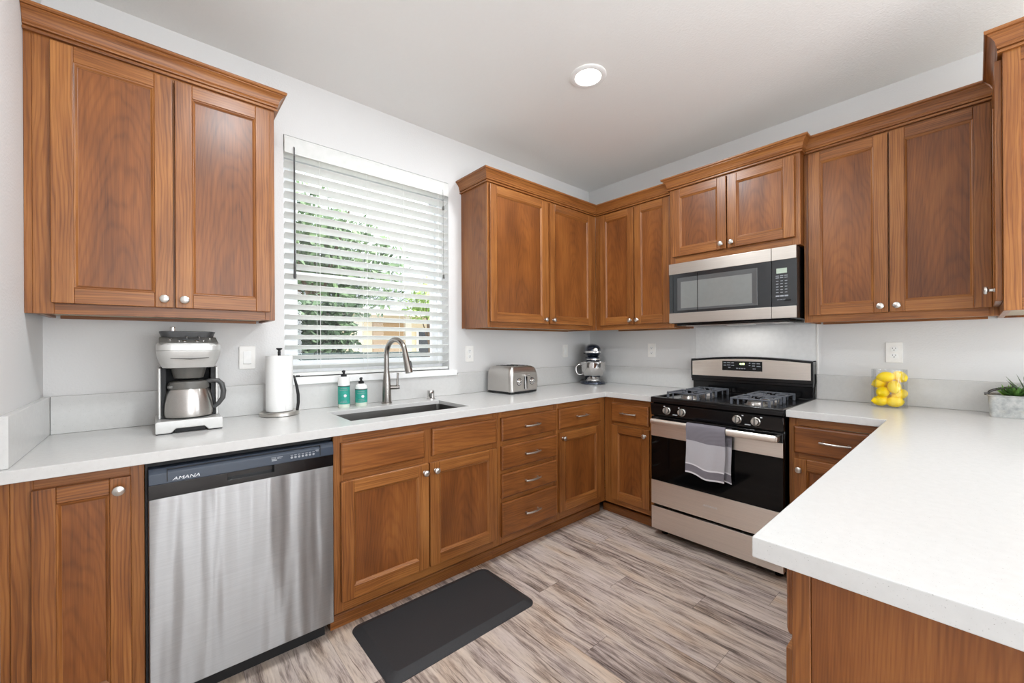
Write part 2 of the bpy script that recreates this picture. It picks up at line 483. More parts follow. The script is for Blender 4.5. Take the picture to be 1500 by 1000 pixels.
class MB:
    """collects shapes into one mesh; keeps a grain direction per piece for the wood shader"""

    def __init__(s):
        s.bm = bmesh.new()
        s.g = s.bm.loops.layers.uv.new('grain')
        s.s = s.bm.loops.layers.uv.new('seed')

    def add(s, pb, mat=0, grain=None, cath=0.0, xf=None, smooth=True, uvs=None):
        """append the bmesh pb"""
        pb.normal_update()
        vs = [s.bm.verts.new(v.co if xf is None else xf @ v.co) for v in pb.verts]
        pb.verts.index_update()
        seed = RNG.random()
        if pb.verts:
            lo = [min(v.co[i] for v in pb.verts) for i in range(3)]
            hi = [max(v.co[i] for v in pb.verts) for i in range(3)]
            c = [(a + b) / 2 for a, b in zip(lo, hi)]
        jit = (RNG.random() - 0.5) * 0.10
        for f in pb.faces:
            try:
                nf = s.bm.faces.new([vs[v.index] for v in f.verts])
            except ValueError:
                continue
            nf.smooth = smooth
            nf.material_index = mat
            n = f.normal
            dom = max(range(3), key=lambda i: abs(n[i]))
            gi = 'xyz'.index(grain) if grain else 2
            if dom == gi:
                ui, vi = [i for i in range(3) if i != gi]
            else:
                vi = gi
                ui = 3 - dom - gi
            for lp, src in zip(nf.loops, f.loops):
                co = src.vert.co
                if uvs is not None:
                    lp[s.g].uv = uvs[src.vert.index]
                else:
                    lp[s.g].uv = (co[ui] - c[ui] + jit, co[vi] - c[vi] + seed * 11.0)
                lp[s.s].uv = (seed, cath)
        pb.free()
        return s

    def box(s, x0, x1, y0, y1, z0, z1, bev=0.0, seg=1, mat=0, grain=None, cath=0.0, xf=None):
        x0, x1 = sorted((x0, x1)); y0, y1 = sorted((y0, y1)); z0, z1 = sorted((z0, z1))
        pb = bmesh.new()
        bmesh.ops.create_cube(pb, size=1.0)
        for v in pb.verts:
            v.co = Vector(((x0 + x1) / 2 + v.co.x * (x1 - x0), (y0 + y1) / 2 + v.co.y * (y1 - y0), (z0 + z1) / 2 + v.co.z * (z1 - z0)))
        if bev > 0:
            bmesh.ops.bevel(pb, geom=list(pb.edges), offset=min(bev, 0.45 * min(x1 - x0, y1 - y0, z1 - z0)), segments=seg, profile=0.5, affect='EDGES')
        return s.add(pb, mat, grain, cath, xf)

    def prism(s, poly, axis, a, b, mat=0, grain=None, cath=0.0, bev=0.0, xf=None, seg=1):
        """extrude polygon; poly coordinates are the two other axes in order"""
        pb = bmesh.new()

        def P(p, t):
            if axis == 'x': return (t, p[0], p[1])
            if axis == 'y': return (p[0], t, p[1])
            return (p[0], p[1], t)
        A = [pb.verts.new(P(p, a)) for p in poly]
        B = [pb.verts.new(P(p, b)) for p in poly]
        n = len(poly)
        pb.faces.new(A[::-1]); pb.faces.new(B)
        for i in range(n):
            pb.faces.new((A[i], A[(i + 1) % n], B[(i + 1) % n], B[i]))
        bmesh.ops.recalc_face_normals(pb, faces=list(pb.faces))
        if bev > 0:
            bmesh.ops.bevel(pb, geom=list(pb.edges), offset=bev, segments=seg, profile=0.5, affect='EDGES')
        return s.add(pb, mat, grain, cath, xf)

    def loft(s, rings, mat=0, closed=True, cap0=True, cap1=True, xf=None, grain=None, cath=0.0):
        pb = bmesh.new()
        VR = [[pb.verts.new(p) for p in r] for r in rings]
        n = len(rings[0])
        for a, b in zip(VR[:-1], VR[1:]):
            for i in range(n if closed else n - 1):
                j = (i + 1) % n
                try:
                    pb.faces.new((a[i], a[j], b[j], b[i]))
                except ValueError:
                    pass
        if cap0 and closed: pb.faces.new(VR[0][::-1])
        if cap1 and closed: pb.faces.new(VR[-1])
        bmesh.ops.recalc_face_normals(pb, faces=list(pb.faces))
        return s.add(pb, mat, grain, cath, xf)

    def lathe(s, prof, n=24, mat=0, xf=None, cap0=True, cap1=True):
        """prof: list of (radius, z)"""
        rings = [[(max(r, 1e-5) * math.cos(2 * PI * i / n), max(r, 1e-5) * math.sin(2 * PI * i / n), z) for i in range(n)] for r, z in prof]
        return s.loft(rings, mat, True, cap0, cap1, xf)

    def tube(s, pts, r, n=10, mat=0, xf=None, flat=1.0):
        """sweep a circle (or flattened ellipse) along pts; r is a number or list"""
        pts = [Vector(p) for p in pts]
        rr = r if isinstance(r, (list, tuple)) else [r] * len(pts)
        rings = []
        up = None
        for i, p in enumerate(pts):
            d = (pts[min(i + 1, len(pts) - 1)] - pts[max(i - 1, 0)]).normalized()
            if up is None:
                up = Vector((0, 0, 1)) if abs(d.z) < 0.9 else Vector((0, 1, 0))
            side = d.cross(up)
            if side.length < 1e-6:
                side = d.orthogonal()
            side.normalize()
            up = side.cross(d).normalized()
            rings.append([tuple(p + side * (rr[i] * math.cos(2 * PI * k / n)) + up * (rr[i] * flat * math.sin(2 * PI * k / n))) for k in range(n)])
        return s.loft(rings, mat, True, True, True, xf)

    def ring_strip(s, rects, mat=0, grain=None, plane='y', xf=None):
        """nested rectangles (x0,x1,z0,z1,y) joined by mitred strips; each of the four sides has its own grain"""
        for k in range(4):
            pb = bmesh.new()
            prev = None
            for (x0, x1, z0, z1, y) in rects:
                c = [(x0, y, z0), (x1, y, z0), (x1, y, z1), (x0, y, z1)]
                a, b = pb.verts.new(c[k]), pb.verts.new(c[(k + 1) % 4])
                if prev: pb.faces.new((prev[0], prev[1], b, a))
                prev = (a, b)
            for f in pb.faces:
                f.normal_update()
                if f.normal.y > 0: f.normal_flip()
            s.add(pb, mat, 'x' if k in (0, 2) else 'z', 0.0, xf)
        return s

    def cells(s, xs, ys, inside, z0, z1, bev=0.0, mat=0, axis='z', seg=2):
        """slab made of grid cells (with holes), bevelled along its hard edges"""
        pb = bmesh.new()
        V = {}

        def P(x, y, z):
            return {'z': (x, y, z), 'y': (x, z, y), 'x': (z, x, y)}[axis]

        def v(i, j, k):
            key = (i, j, k)
            if key not in V:
                V[key] = pb.verts.new(P(xs[i], ys[j], (z0, z1)[k]))
            return V[key]
        nx, ny = len(xs) - 1, len(ys) - 1
        ins = {(i, j): inside((xs[i] + xs[i + 1]) / 2, (ys[j] + ys[j + 1]) / 2) for i in range(nx) for j in range(ny)}
        for (i, j), on in ins.items():
            if not on: continue
            pb.faces.new((v(i, j, 1), v(i + 1, j, 1), v(i + 1, j + 1, 1), v(i, j + 1, 1)))
            pb.faces.new((v(i, j + 1, 0), v(i + 1, j + 1, 0), v(i + 1, j, 0), v(i, j, 0)))
            for di, dj, e in ((-1, 0, ((i, j + 1), (i, j))), (1, 0, ((i + 1, j), (i + 1, j + 1))), (0, -1, ((i, j), (i + 1, j))), (0, 1, ((i + 1, j + 1), (i, j + 1)))):
                if not ins.get((i + di, j + dj), False):
                    (a, b), (c, d) = e
                    pb.faces.new((v(a, b, 0), v(c, d, 0), v(c, d, 1), v(a, b, 1)))
        bmesh.ops.recalc_face_normals(pb, faces=list(pb.faces))
        pb.normal_update()
        if bev > 0:
            ed = [e for e in pb.edges if len(e.link_faces) == 2 and e.calc_face_angle(0) > 0.8]
            bmesh.ops.bevel(pb, geom=ed, offset=bev, segments=seg, profile=0.5, affect='EDGES')
        return s.add(pb, mat)

    def build(s, name, mats, parent=None, angle=38, **props):
        me = bpy.data.meshes.new(name)
        s.bm.to_mesh(me)
        s.bm.free()
        for m in (mats if isinstance(mats, (list, tuple)) else [mats]):
            me.materials.append(M[m] if isinstance(m, str) else m)
        try:
            me.set_sharp_from_angle(angle=R(angle))
        except Exception:
            pass
        o = bpy.data.objects.new(name, me)
        COL.objects.link(o)
        wm = o.modifiers.new('weighted_normal', 'WEIGHTED_NORMAL')
        wm.keep_sharp = True
        wm.weight = 100
        if parent is not None:
            o.parent = parent
        for k, v in props.items():
            o[k] = v
        return o


def thing(name, label, cat, loc=(0, 0, 0), rz=0.0, group=None):
    o = bpy.data.objects.new(name, None)
    o.empty_display_size = 0.05
    COL.objects.link(o)
    o.location = loc
    o.rotation_euler = (0, 0, rz)
    o['label'] = label
    o['category'] = cat
    if group: o['group'] = group
    return o


def tag(o, label, cat, group=None, kind=None):
    o['label'] = label
    o['category'] = cat
    if group: o['group'] = group
    if kind: o['kind'] = kind
    return o


def text(name, body, size, loc, rot, mat, parent, extrude=0.0004, shear=0.0, sx=1.0):
    cu = bpy.data.curves.new(name, 'FONT')
    cu.body = body
    cu.size = size
    cu.extrude = extrude
    cu.shear = shear
    cu.align_x = 'CENTER'
    cu.align_y = 'CENTER'
    cu.materials.append(M[mat])
    tmp = bpy.data.objects.new(name, cu)
    COL.objects.link(tmp)
    bpy.context.view_layer.update()
    me = bpy.data.meshes.new_from_object(tmp.evaluated_get(bpy.context.evaluated_depsgraph_get()))
    bpy.data.objects.remove(tmp)
    o = bpy.data.objects.new(name, me)
    COL.objects.link(o)
    o.location = loc
    o.rotation_euler = rot
    o.scale = (sx, 1, 1)
    o.parent = parent
    return o


T = Matrix.Translation


def RX(a): return Matrix.Rotation(R(a), 4, 'X')
def RY(a): return Matrix.Rotation(R(a), 4, 'Y')
def RZ(a): return Matrix.Rotation(R(a), 4, 'Z')
def SC(x, y, z): return Matrix.Diagonal((x, y, z, 1))


def rrect(w, d, r, z, n=5, cx=0.0, cy=0.0):
    """rounded rectangle ring"""
    pts = []
    for qx, qy, a0 in ((1, 1, 0), (-1, 1, 90), (-1, -1, 180), (1, -1, 270)):
        for k in range(n + 1):
            a = R(a0 + 90 * k / n)
            pts.append((cx + qx * (w / 2 - r) + r * math.cos(a), cy + qy * (d / 2 - r) + r * math.sin(a), z))
    return pts


# ------------------------------------------------------------------ the room
XL = -3.475           # left wall
ZC = 2.725            # ceiling
WX0, WX1, WZ0, WZ1 = -2.617, -1.583, 1.093, 2.402   # window opening
YB = -6.5             # far wall behind the camera


def structure(mb, name, mat, parent=None):
    o = mb.build(name, mat, parent)
    if parent is None:
        o['kind'] = 'structure'
    return o


mb = MB()
mb.cells([XL - 0.15, WX0, WX1, 0.0], [-0.3, WZ0, WZ1, ZC], lambda x, z: not (WX0 < x < WX1 and WZ0 < z < WZ1), 0.0, 0.16, 0.0, axis='y')
structure(mb, 'wall_north', 'wall')
mb = MB()
mb.cells([YB, -5.8, -3.6, 0.16], [-0.3, 0.1, 2.4, ZC], lambda y, z: not (-5.8 < y < -3.6 and 0.1 < z < 2.4), 0.0, 0.15, 0.0, axis='x')  # opening invented for the east fill lamp
structure(mb, 'wall_east', 'wall')
mb = MB()
mb.cells([YB, -5.5, -3.3, 0.0], [-0.3, 0.05, 2.4, ZC], lambda y, z: not (-5.5 < y < -3.3 and 0.05 < z < 2.4), XL - 0.15, XL, 0.0, axis='x')  # opening invented for the side fill lamp
structure(mb, 'wall_west', 'wall')
mb = MB()
mb.cells([XL - 0.15, -3.0, -2.8, -2.05, -1.85, -1.1, -0.9, 0.15], [-0.3, 0.10, 2.4, ZC], lambda x, z: not (min(abs(x - k) for k in (-2.9, -1.95, -1.0)) < 0.10 and 0.10 < z < 2.4), YB - 0.15, YB, 0.0, axis='y')  # narrow slots invented to shape light streaks on the dishwasher
structure(mb, 'wall_south', 'wall')
mb = MB(); mb.box(XL - 0.15, 0.15, YB - 0.15, 0.16, ZC, ZC + 0.2); structure(mb, 'ceiling', 'ceil')
mb = MB(); mb.box(XL, 0.0, YB, 0.0, -0.12, 0.0); structure(mb, 'floor', 'floor')

# window
mb = MB()
fy0, fy1 = 0.085, 0.15
mb.cells([WX0, WX0 + 0.045, WX1 - 0.045, WX1], [WZ0, WZ0 + 0.045, WZ1 - 0.045, WZ1], lambda x, z: not (WX0 + 0.045 < x < WX1 - 0.045 and WZ0 + 0.045 < z < WZ1 - 0.045), fy0, fy1, 0.003, axis='y')
win = structure(mb, 'window_1', 'vinyl')
zm = 1.665
for nm, za, zb, ya, yb in (('lower_sash', WZ0 + 0.045, zm + 0.02, 0.09, 0.115), ('upper_sash', zm - 0.02, WZ1 - 0.045, 0.118, 0.142)):
    mb = MB()
    xa, xb = WX0 + 0.045, WX1 - 0.045
    w = 0.042
    mb.cells([xa, xa + w, xb - w, xb], [za, za + w, zb - w, zb], lambda x, z: not (xa + w < x < xb - w and za + w < z < zb - w), ya, yb, 0.002, axis='y')
    sash = mb.build(nm, 'vinyl', win)
    mb = MB(); mb.box(xa + w - 0.004, xb - w + 0.004, (ya + yb) / 2 - 0.002, (ya + yb) / 2 + 0.002, za + w - 0.004, zb - w + 0.004)
    mb.build('pane', 'glass', sash)
mb = MB(); mb.box(-2.66, -1.535, -0.035, 0.085, 1.052, 1.093, 0.006, 2)
structure(mb, 'trim_1', 'trim')

# ------------------------------------------------------------------ cabinet parts
CROWN = [(0.0, 2.350), (0.012, 2.350), (0.0135, 2.353), (0.0135, 2.358), (0.005, 2.360), (0.005, 2.364), (0.013, 2.366), (0.0145, 2.370), (0.0135, 2.375),
         (0.0165, 2.379), (0.019, 2.393), (0.027, 2.407), (0.037, 2.416), (0.037, 2.419), (0.043, 2.421), (0.046, 2.425), (0.046, 2.433), (0.0, 2.433)]


def crown(root, path, prev=None, nxt=None):
    """crown moulding swept along a plan path (world x,y), projecting to the right of the direction of travel"""
    inv = root.matrix_basis.inverted()
    pts = [Vector(p) for p in path]
    dirs = [(b - a).normalized() for a, b in zip(pts[:-1], pts[1:])]
    d0 = Vector(prev) if prev else dirs[0]
    d1 = Vector(nxt) if nxt else dirs[-1]
    alld = [d0] + dirs + [d1]
    mb = MB()

    def off(i, o):
        na = Vector((alld[i].y, -alld[i].x)); nb = Vector((alld[i + 1].y, -alld[i + 1].x))
        m = (na + nb)
        m = m / max(1e-6, (1 + na.dot(nb)))
        return pts[i] + m * o
    for i in range(len(dirs)):
        rings = []
        for k in (i, i + 1):
            rings.append([tuple(inv @ Vector((*off(k, o), z))) for o, z in CROWN])
        dl = inv.to_3x3() @ Vector((dirs[i].x, dirs[i].y, 0))
        mb.loft(rings, grain='x' if abs(dl.x) > 0.5 else 'y')
    return mb.build('crown_moulding', 'wood', root, 25)


def knob(parent, x, y, z, label=None):
    """round nickel knob standing out along -y"""
    mb = MB()
    mb.lathe([(0.0085, 0), (0.0085, 0.002), (0.0055, 0.004), (0.005, 0.014), (0.0075, 0.017), (0.0150, 0.020), (0.0158, 0.0235), (0.0150, 0.027), (0.0115, 0.0297), (0.0, 0.031)],
             20, xf=T((x, y, z)) @ RX(90))
    return mb.build('knob', 'nickel', parent)


def pull(parent, x, y, z, L=0.125):
    """arched bar pull"""
    mb = MB()
    n = 14
    pts = []
    for i in range(n + 1):
        t = -1 + 2 * i / n
        pts.append((x + t * L / 2, y - 0.030 + 0.010 * t * t, z))
    rr = [0.0052 + 0.001 * (1 - abs(-1 + 2 * i / n)) for i in range(n + 1)]
    mb.tube(pts, rr, 10)
    for sgn in (-1, 1):
        mb.tube([(x + sgn * L * 0.40, y, z), (x + sgn * L * 0.40, y - 0.0245, z)], [0.006, 0.0045], 10)
    return mb.build('handle', 'nickel', parent)


def door(root, x0, x1, z0, z1, yf, knob_at=None, th=0.02, fw=0.056, hidden=False):
    """recessed panel door with stiles, rails, a moulded inner edge and a flat panel"""
    y0, y1 = yf - th, yf
    mb = MB()
    b = 0.0035
    mb.box(x0, x0 + fw, y0, y1, z0, z1, b, 2, 0, 'z')
    mb.box(x1 - fw, x1, y0, y1, z0, z1, b, 2, 0, 'z')
    mb.box(x0 + fw - 0.0005, x1 - fw + 0.0005, y0 + 0.0003, y1, z1 - fw, z1 - 0.0003, b * 0.6, 1, 0, 'x')
    mb.box(x0 + fw - 0.0005, x1 - fw + 0.0005, y0 + 0.0003, y1, z0 + 0.0003, z0 + fw, b * 0.6, 1, 0, 'x')
    ix0, ix1, iz0, iz1 = x0 + fw, x1 - fw, z0 + fw, z1 - fw
    prof = [(0.0, y0 + 0.0005), (0.0012, y0 + 0.0025), (0.004, y0 + 0.0032), (0.0075, y0 + 0.0058), (0.0100, y0 + 0.0092), (0.0112, y0 + 0.0095), (0.0115, y0 + 0.0125)]
    mb.ring_strip([(ix0 + d - 0.0006, ix1 - d + 0.0006, iz0 + d - 0.0006, iz1 - d + 0.0006, y) for d, y in prof])
    dr = mb.build('door', 'wood', root, 25)
    mb = MB()
    mb.box(ix0 - 0.002, ix1 + 0.002, y0 + 0.0115, y0 + 0.0165, iz0 - 0.002, iz1 + 0.002, 0, 1, 0, 'z', 1.0)
    mb.build('panel', 'wood', dr)
    if knob_at:
        knob(dr, knob_at[0], y0, knob_at[1])
    return dr


def drawer(root, x0, x1, z0, z1, yf, handle=True, th=0.02, name='drawer'):
    mb = MB()
    y0 = yf - th
    # slab front with a moulded, eased edge
    rects = [(x0, x1, z0, z1, yf), (x0, x1, z0, z1, y0 + 0.007), (x0 + 0.0015, x1 - 0.0015, z0 + 0.0015, z1 - 0.0015, y0 + 0.0045),
             (x0 + 0.006, x1 - 0.006, z0 + 0.006, z1 - 0.006, y0 + 0.0012), (x0 + 0.010, x1 - 0.010, z0 + 0.010, z1 - 0.010, y0)]
    pb_rings = [[(a, y, c), (b_, y, c), (b_, y, d), (a, y, d)] for a, b_, c, d, y in rects]
    mb.loft(pb_rings, 0, True, True, True, None, 'x', 0.6)
    o = mb.build(name, 'wood', root, 20)
    if handle:
        pull(o, (x0 + x1) / 2, y0, (z0 + z1) / 2 + 0.002)
    return o


def panels(mb, x0, x1, yb, yf, z0, z1, st=(0.04, 0.04), rails=(0.04, 0.045), mids=(), midrails=(), top=True, sides=(1, 1)):
    """carcass boards and the face frame; yb back, yf face"""
    t = 0.016
    if sides[0]: mb.box(x0, x0 + t, yf + 0.02, yb, z0, z1, 0, 1, 0, 'z', 0.7)
    if sides[1]: mb.box(x1 - t, x1, yf + 0.02, yb, z0, z1, 0, 1, 0, 'z', 0.7)
    mb.box(x0 + t, x1 - t, yb - 0.006, yb - 0.001, z0 + 0.02, z1 - 0.02, 0, 1, 1)
    mb.box(x0 + t, x1 - t, yf + 0.02, yb - 0.006, z0 + 0.010, z0 + 0.024, 0, 1, 1)
    if top: mb.box(x0 + t, x1 - t, yf + 0.02, yb - 0.006, z1 - 0.03, z1 - 0.012, 0, 1, 1)
    f0, f1 = yf, yf + 0.02
    mb.box(x0, x0 + st[0], f0, f1, z0, z1, 0.0012, 1, 0, 'z')
    mb.box(x1 - st[1], x1, f0, f1, z0, z1, 0.0012, 1, 0, 'z')
    mb.box(x0 + st[0], x1 - st[1], f0 + 0.0002, f1, z0, z0 + rails[0], 0.0008, 1, 0, 'x')
    mb.box(x0 + st[0], x1 - st[1], f0 + 0.0002, f1, z1 - rails[1], z1, 0.0008, 1, 0, 'x')
    for a, b in mids:
        mb.box(a, b, f0 + 0.0002, f1, z0 + rails[0], z1 - rails[1], 0.0008, 1, 0, 'z')
    for a, b in midrails:
        mb.box(x0 + st[0], x1 - st[1], f0 + 0.0003, f1 - 0.001, a, b, 0.0008, 1, 0, 'x')


WZA, WZB = 1.381, 2.362     # wall cabinets, bottom and top


def wall_cabinet(label, loc, rz, W, D, doors, st, z0=WZA, z1=WZB, rails=(0.04, 0.03), filler=0.0, group='stained wood wall cabinets', sides=(1, 1), mids=()):
    root = thing('wall_cabinet', label, 'cabinet', (loc[0], loc[1], z0), rz, group)
    mb = MB()
    h = z1 - z0
    panels(mb, 0, W, -0.001, -D, 0, h, st, rails, mids, sides=sides)
    if filler:
        mb.box(-filler, 0, -D + 0.002, -D + 0.02, 0, h, 0.001, 1, 0, 'z')
    # hanging rail at the back, under the bottom panel
    mb.box(0.03, W - 0.03, -0.02, -0.001, -0.003, 0.012, 0, 1, 0, 'x')
    mb.build('body', ['wood', 'underside'], root)
    for x0, x1, dz0, dz1, k in doors:
        kx = x1 - 0.028 if k == 'r' else x0 + 0.028
        door(root, x0, x1, dz0 - z0, dz1 - z0, -D, (kx, dz0 - z0 + 0.032))
    return root


DZ0, DZ1 = 1.419, 2.338
c = wall_cabinet('two-door wall cabinet left of the window, above the coffee maker', (-3.455, 0), 0, 0.735, 0.305,
                 [(0.044, 0.373, DZ0, DZ1, 'r'), (0.379, 0.714, DZ0, DZ1, 'l')], (0.05, 0.04), filler=0.0195, mids=((0.356, 0.396),))
crown(c, [(XL + 0.001, -0.305), (-2.72, -0.305), (-2.72, -0.001)])
c = wall_cabinet('two-door wall cabinet between the window and the corner, above the toaster', (-1.475, 0), 0, 1.17, 0.305,
                 [(0.014, 0.556, DZ0, DZ1, 'r'), (0.588, 1.100, DZ0, DZ1, 'l')], (0.035, 0.09), mids=((0.535, 0.61),))
crown(c, [(-1.475, -0.001), (-1.475, -0.305), (-0.305, -0.305)], nxt=(0, -1))
c = wall_cabinet('narrow two-door wall cabinet on the stove wall beside the corner, left of the microwave', (0, -0.305), R(-90), 0.70, 0.305,
                 [(0.058, 0.377, DZ0, DZ1, 'r'), (0.384, 0.676, DZ0, DZ1, 'l')], (0.07, 0.04), sides=(0, 1), mids=((0.36, 0.40),))
crown(c, [(-0.305, -0.3052), (-0.305, -1.004)], prev=(1, 0))
c = wall_cabinet('short two-door wall cabinet directly above the microwave', (0, -1.010), R(-90), 0.780, 0.375,
                 [(0.026, 0.386, 1.872, DZ1, 'r'), (0.393, 0.756, 1.872, DZ1, 'l')], (0.04, 0.04), z0=1.826, rails=(0.05, 0.03), mids=((0.37, 0.41),))
crown(c, [(-0.306, -1.010), (-0.375, -1.010), (-0.375, -1.790), (-0.306, -1.790)])
c = wall_cabinet('tall two-door wall cabinet right of the microwave', (0, -1.791), R(-90), 0.724, 0.305,
                 [(0.024, 0.360, DZ0, DZ1, 'r'), (0.366, 0.704, DZ0, DZ1, 'l')], (0.04, 0.03), sides=(1, 0), mids=((0.343, 0.383),))
crown(c, [(-0.305, -1.7915), (-0.305, -2.515)], nxt=(-1, 0))
# corner cabinet over the peninsula, facing the window wall
root = thing('wall_cabinet', 'wall cabinet cut off by the right edge of the frame, turned towards the window', 'cabinet', (-0.001, -2.83, WZA), R(180), 'stained wood wall cabinets')
mb = MB()
panels(mb, 0, 0.729, -0.001, -0.315, 0, WZB - WZA, (0.32, 0.04), (0.04, 0.03))
mb.box(0.0, 0.729, -0.0008, 0.003, 0, WZB - WZA, 0.0005, 1, 0, 'z', 1.0)
# framed end panel
e0, e1 = 0.729, 0.734
mb.box(e0, e1, -0.315, -0.272, 0, WZB - WZA, 0.001, 1, 0, 'z')
mb.box(e0, e1, -0.045, -0.001, 0, WZB - WZA, 0.001, 1, 0, 'z')
mb.box(e0, e1 - 0.0005, -0.272, -0.045, 0, 0.045, 0.001, 1, 0, 'y')
mb.box(e0, e1 - 0.0005, -0.272, -0.045, WZB - WZA - 0.06, WZB - WZA, 0.001, 1, 0, 'y')
mb.build('body', ['wood', 'underside'], root)
door(root, 0.325, 0.710, DZ0 - WZA, DZ1 - WZA, -0.315, (0.675, 0.085))
crown(root, [(-0.3502, -2.515), (-0.735, -2.515), (-0.735, -2.829)])
mb = MB(); mb.lathe([(0.028, 0), (0.028, 0.006), (0.024, 0.008), (0.0, 0.0085)], 24, xf=T((0.44, -0.06, 0.010)) @ RX(180))
mb.build('puck_light', 'midgrey', root)


# ------------------------------------------------------------------ base cabinets
BZ0, BZ1 = 0.095, 0.8755


def base_cabinet(label, loc, rz, W, D, st, mids=(), midrails=(), sides=(1, 1), toe=True, top=False, rails=(0.045, 0.04), toe_x=None):
    root = thing('base_cabinet', label, 'cabinet', (loc[0], loc[1], 0), rz, 'stained wood base cabinets')
    mb = MB()
    panels(mb, 0, W, -0.022, -D, BZ0, BZ1, st, rails, mids, midrails, top, sides)
    mb.build('body', ['wood', 'underside'], root)
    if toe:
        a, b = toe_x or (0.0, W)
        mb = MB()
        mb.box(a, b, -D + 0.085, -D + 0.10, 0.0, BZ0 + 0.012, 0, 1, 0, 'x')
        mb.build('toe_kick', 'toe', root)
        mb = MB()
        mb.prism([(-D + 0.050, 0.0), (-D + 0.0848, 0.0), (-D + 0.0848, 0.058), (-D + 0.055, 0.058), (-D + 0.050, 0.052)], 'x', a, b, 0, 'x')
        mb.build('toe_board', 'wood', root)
    return root


DB0 = 0.143
c = base_cabinet('narrow single-door base cabinet left of the dishwasher', (-3.455, 0), 0, 0.288, 0.61, (0.045, 0.035))
door(c, 0.042, 0.256, DB0, 0.842, -0.61, (0.228, 0.806), fw=0.05)
mb = MB(); mb.box(-0.0195, -0.0005, -0.608, -0.59, BZ0, BZ1, 0.001, 1, 0, 'z'); mb.build('filler_strip', 'wood', c)
c = base_cabinet('wide sink base cabinet with two doors and two plain drawer fronts, under the faucet', (-2.560, 0), 0, 0.914, 0.61, (0.04, 0.035), ((0.43, 0.48),), ((0.655, 0.72),))
drawer(c, 0.028, 0.434, 0.700, 0.838, -0.61, False, name='drawer_front')
drawer(c, 0.478, 0.896, 0.700, 0.838, -0.61, False, name='drawer_front')
door(c, 0.027, 0.456, DB0, 0.668, -0.61, (0.430, 0.628))
door(c, 0.463, 0.896, DB0, 0.668, -0.61, (0.492, 0.628))
c = base_cabinet('base cabinet with a bank of four stacked drawers', (-1.645, 0), 0, 0.504, 0.61, (0.035, 0.03), (), ((0.66, 0.72), (0.49, 0.55), (0.325, 0.385)))
for a, b in ((0.700, 0.836), (0.530, 0.670), (0.366, 0.506), (DB0 - 0.003, 0.338)):
    drawer(c, 0.022, 0.490, a, b, -0.61)
c = base_cabinet('base cabinet in the corner on the window wall, one drawer over one door', (-1.140, 0), 0, 0.53, 0.61, (0.03, 0.075), (), ((0.66, 0.72),))
drawer(c, 0.011, 0.463, 0.700, 0.836, -0.61)
door(c, 0.011, 0.460, DB0 + 0.005, 0.676, -0.61, (0.040, 0.640))
c = base_cabinet('base cabinet on the stove wall between the corner and the range', (0, -0.611), R(-90), 0.405, 0.61, (0.08, 0.035), (), ((0.66, 0.72),), sides=(0, 1), toe_x=(-0.055, 0.405))
drawer(c, 0.070, 0.370, 0.700, 0.837, -0.61)
door(c, 0.070, 0.374, DB0 - 0.01, 0.676, -0.61, (0.346, 0.634))
c = base_cabinet('base cabinet just right of the range, one drawer over one door', (0, -1.791), R(-90), 0.432, 0.61, (0.04, 0.06), (), ((0.65, 0.71),), sides=(1, 0))
drawer(c, 0.024, 0.375, 0.692, 0.832, -0.61)
door(c, 0.024, 0.375, DB0, 0.664, -0.61, (0.050, 0.610))
# peninsula, fronts facing the window wall, plain end panel facing the room
root = thing('base_cabinet', 'peninsula base cabinet with a plain wood end panel under the overhanging countertop', 'cabinet', (-0.61, -2.835, 0), R(180), 'stained wood base cabinets')
mb = MB()
PW, PD = 1.652, 0.61
panels(mb, 0, PW, -0.005, -PD, BZ0, BZ1, (0.08, 0.035), (0.045, 0.04), ((0.82, 0.88),), ((0.66, 0.72),), False, (0, 1))
mb.box(PW, PW + 0.008, -PD, -PD + 0.028, 0.0, BZ1, 0.0015, 1, 0, 'z')
mb.box(PW, PW + 0.005, -PD + 0.0285, -0.001, 0.0, BZ1, 0.0008, 1, 0, 'z', 1.0)
mb.build('body', ['wood', 'underside'], root)
for a, b, k in ((0.845, PW - 0.03, 0.10), (0.09, 0.835, 0.10)):
    drawer(root, a, b, 0.712, 0.838, -PD)
    door(root, a, b, DB0, 0.684, -PD, (a + 0.03, 0.645))
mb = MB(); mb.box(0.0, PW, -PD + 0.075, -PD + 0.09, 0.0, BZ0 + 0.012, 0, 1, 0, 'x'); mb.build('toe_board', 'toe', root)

# ------------------------------------------------------------------ countertops and backsplashes
CZ0, CZ = 0.8765, 0.914
SX0, SX1, SY0, SY1 = -2.455, -1.782, -0.533, -0.190
RY0, RY1 = -1.0165, -1.7855
PX, PY = -2.3255, -2.178
mb = MB()
mb.cells([XL + 0.0005, SX0, SX1, -0.648, -0.0005], [RY0, -0.648, SY0, SY1, -0.0005],
         lambda x, y: (y > -0.648 or x > -0.648) and not (SX0 < x < SX1 and SY0 < y < SY1), CZ0, CZ, 0.003)
o = mb.build('countertop', 'quartz')
tag(o, 'white speckled quartz countertop with the sink cut into it, along the window wall', 'countertop', 'white quartz countertops')
mb = MB()
mb.cells([PX, -0.648, -0.0005], [-3.12, PY, RY1], lambda x, y: y < PY or x > -0.648, CZ0, CZ, 0.003)
o = mb.build('countertop', 'quartz')
tag(o, 'white speckled quartz peninsula countertop holding the lemons and planter', 'countertop', 'white quartz countertops')
SZ = 1.066


def splash(x0, x1, y0, y1, label):
    mb = MB(); mb.box(x0, x1, y0, y1, CZ + 0.0005, SZ, 0.0025, 2)
    return tag(mb.build('backsplash', 'quartz'), label, 'backsplash', 'white quartz backsplash strips')


